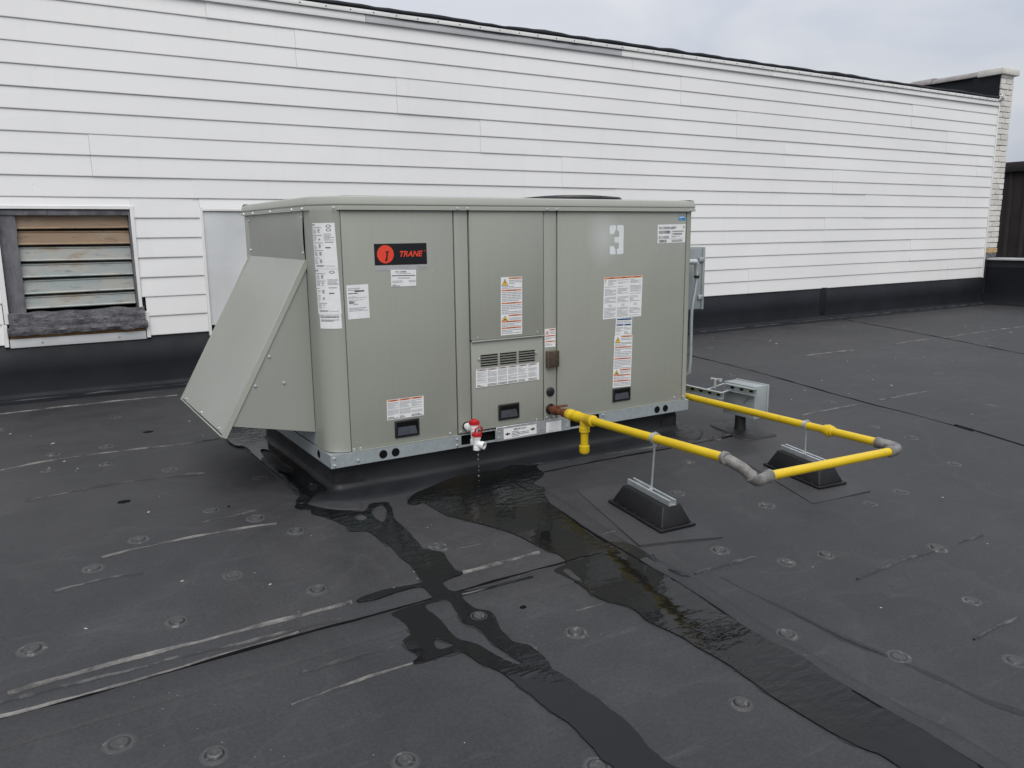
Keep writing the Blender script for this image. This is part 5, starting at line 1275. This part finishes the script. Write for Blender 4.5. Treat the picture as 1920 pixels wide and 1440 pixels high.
(c1, a1), (c2, a2) = centre(*ctr[:3]), centre(*ctr[3:])
support(c1[0], c1[1], a1, .3028, 1.1919, -.90, 'black rubber pipe support block nearest the camera, under the first pipe run', dA)
support(c2[0], c2[1], a2, .2105, 2.2600, -.872, 'black rubber pipe support block behind the crossing yellow pipe', dD)
def sheet(pts, lab, seed, curl):
    z = .0032; P = resample(pts, .05, True, .0, seed, smooth=False); n_ = len(P)
    cx_, cy_ = sum(p[0] for p in P)/n_, sum(p[1] for p in P)/n_; vs = []; rings = 6
    for k in range(rings+1):
        t = 1-k/rings*.999
        for i, (x, y) in enumerate(P):
            X, Y = cx_+(x-cx_)*t, cy_+(y-cy_)*t; near = max(0, (cy_-y)/.35)
            w_ = curl*(max(0, noise.noise(Vector((x*4+seed, y*4, 0)))+.35))*near if k == 0 else 0
            vs.append((X, Y, rz(X, Y)+z+w_+.001*noise.noise(Vector((X*9, Y*9, seed)))))
    top_n = len(vs)
    vs += [(x, y, rz(x, y)+.0005) for x, y in P]
    fs = [(k*n_+i, k*n_+(i+1) % n_, (k+1)*n_+(i+1) % n_, (k+1)*n_+i) for k in range(rings) for i in range(n_)]
    fs += [(top_n+i, top_n+(i+1) % n_, (i+1) % n_, i) for i in range(n_)]
    a = MB(); a.add(vs, fs); o = a.build('slip_sheet', M['pad'], None, smooth=True, recalc=True)
    tag(o, lab, 'rubber sheet', 'loose rubber sheets under the pipe supports'); return o
sheet([(1.067,-0.483),(0.927,-1.115),(1.301,-1.221),(1.427,-0.713),(1.364,-0.526)], 'loose square rubber sheet under the nearer pipe support', 2, .012)
sheet([(2.152,-0.511),(1.974,-1.155),(2.366,-1.19),(2.574,-0.596),(2.405,-0.509)], 'loose square rubber sheet under the farther pipe support', 5, .006)

# ------------------------------------------------------------------ junction box on a sealed post
jb_ = thing('junction_box', 'grey steel junction box on a black post right of the unit', 'electrical box', (2.575, -.14, -.01))
def J(a, nm, m, **kw): return a.build(nm, M[m], jb_, **kw)
jx0, jx1, jy0, jy1, jz0, jz1 = 2.535, 2.655, -.28, -.03, .088, .287
J(MB().box(jx0, jx1-.016, jy0, jy1, jz0, jz1), 'box_body', 'boxgrey', bevel=.003)
J(MB().box(jx1-.0145, jx1, jy0-.004, jy1+.004, jz0-.003, jz1+.004), 'cover', 'boxgrey', bevel=.002)
a = MB(); a.tube([(2.575, -.14, -.02), (2.575, -.14, .02), (2.575, -.14, .088)], .03, 14, radii=[.040, .034, .033]); J(a, 'post_boot', 'patch', smooth=True)
o = corner_patch([(2.475,0.021),(2.609,0.026),(2.722,-0.011),(2.715,-0.111),(2.702,-0.23),(2.688,-0.331),(2.574,-0.331),(2.48,-0.323),(2.429,-0.286),(2.445,-0.154)], parent=jb_, seed=8, h=.006); o.name = 'post_patch'
def channel(x, y0, y1, z0, z1, nm):
    a = MB(); a.box(x, x+.004, y0, y1, z0, z1); a.box(x-.022, x-.0005, y0, y1, z1-.004, z1); a.box(x-.022, x-.0005, y0, y1, z0, z0+.004)
    c_ = J(a, nm, 'galv')
    n_ = int((y1-y0)/.075)
    for k in range(n_):
        yc = y0+.04+k*.075
        h = MB().box(x-.0012, x-.0004, yc-.014, yc+.014, (z0+z1)/2-.007, (z0+z1)/2+.007).build('slot_hole', M['void'], None); h.parent = c_
channel(2.445, -.115, .30, .196, .238, 'strut_channel'); channel(2.525, -.30, -.06, .238, .280, 'strut_channel')
for y_ in (-.105, .02): J(MB().tube([(2.425, y_, .232), (2.60, y_-.01, .262)], .0048, 8), 'threaded_rod', 'galv2', smooth=True)
a = MB(); a.tube([(2.50, .03, .292), (2.50, -.03, .297)], .009, 10); a.lathe((2.50, -.03, .297), (0, -1, 0), [(0, .014), (.008, .014)], 6); a.lathe((2.50, .04, .292), (0, -1, 0), [(0, .014), (.008, .014)], 6)
a.tube([(2.49, .0, .30), (2.49, .0, .24)], .008, 8); J(a, 'rod_clamp', 'galv2', smooth=True)
a = MB(); a.hexa([(2.518, -.205, .185), (2.522, -.20, .183), (2.522, -.235, .215), (2.518, -.24, .217), (2.530, -.205, .185), (2.534, -.20, .183), (2.534, -.235, .215), (2.530, -.24, .217)]); J(a, 'hanging_tag', 'galv2')
for y_, z_ in ((jy0+.015, .12), (jy0+.015, .25)): J(MB().box(jx0-.003, jx0, y_-.006, y_+.006, z_-.01, z_+.01), 'latch', 'galv2')

# ------------------------------------------------------------------ small litter on the roof
for (x, y), s_ in zip([(-0.842,0.463),(-0.549,1.86),(-0.676,2.427),(-0.447,0.123),(0.24,-1.291)], (.028, .03, .022, .007, .012)):
    P = [(x+s_*math.cos(t)*(1+.35*noise.noise(Vector((x*9+math.cos(t)*2, math.sin(t)*2, 0)))), y+s_*.75*math.sin(t)*(1+.35*noise.noise(Vector((y*9+math.cos(t)*2, math.sin(t)*2, 4))))) for t in [2*math.pi*k/14 for k in range(14)]]
    a = MB(); a.poly([(px, py, rz(px, py)+.0006) for px, py in P], (0, 0, .0022)); a.build('tar_spot', M['seam'], roof)
MB_ = MB(); rnd = random.Random(11)
for k in range(900):
    x = rnd.uniform(-2.6, 9); y = rnd.uniform(-3.2, 3.3)
    if noise.noise(Vector((x*.8, y*.8, 2))) < rnd.uniform(-.25, .5): continue
    if -.1 < x < 2.3 and -.05 < y < 1.35: continue
    s_ = rnd.choice((.0012, .0016, .002, .0028, .004)) * (1 + max(0, y+1)*.2) * rnd.choice((.6, .8, 1, 1.2)); t = rnd.uniform(0, 3.1); el = rnd.uniform(1, 3)
    ca, sa = math.cos(t), math.sin(t); z = rz(x, y)+.0007
    MB_.add([(x+ca*s_*el, y+sa*s_*el, z), (x-sa*s_, y+ca*s_, z), (x-ca*s_*el, y-sa*s_*el, z), (x+sa*s_, y-ca*s_, z), (x, y, z+s_*.8)], [(0, 1, 4), (1, 2, 4), (2, 3, 4), (3, 0, 4)])
tag(MB_.build('white_grit', M['coping2'], None), 'scattered white grit and flecks over the black roof', 'grit', None, 'stuff')
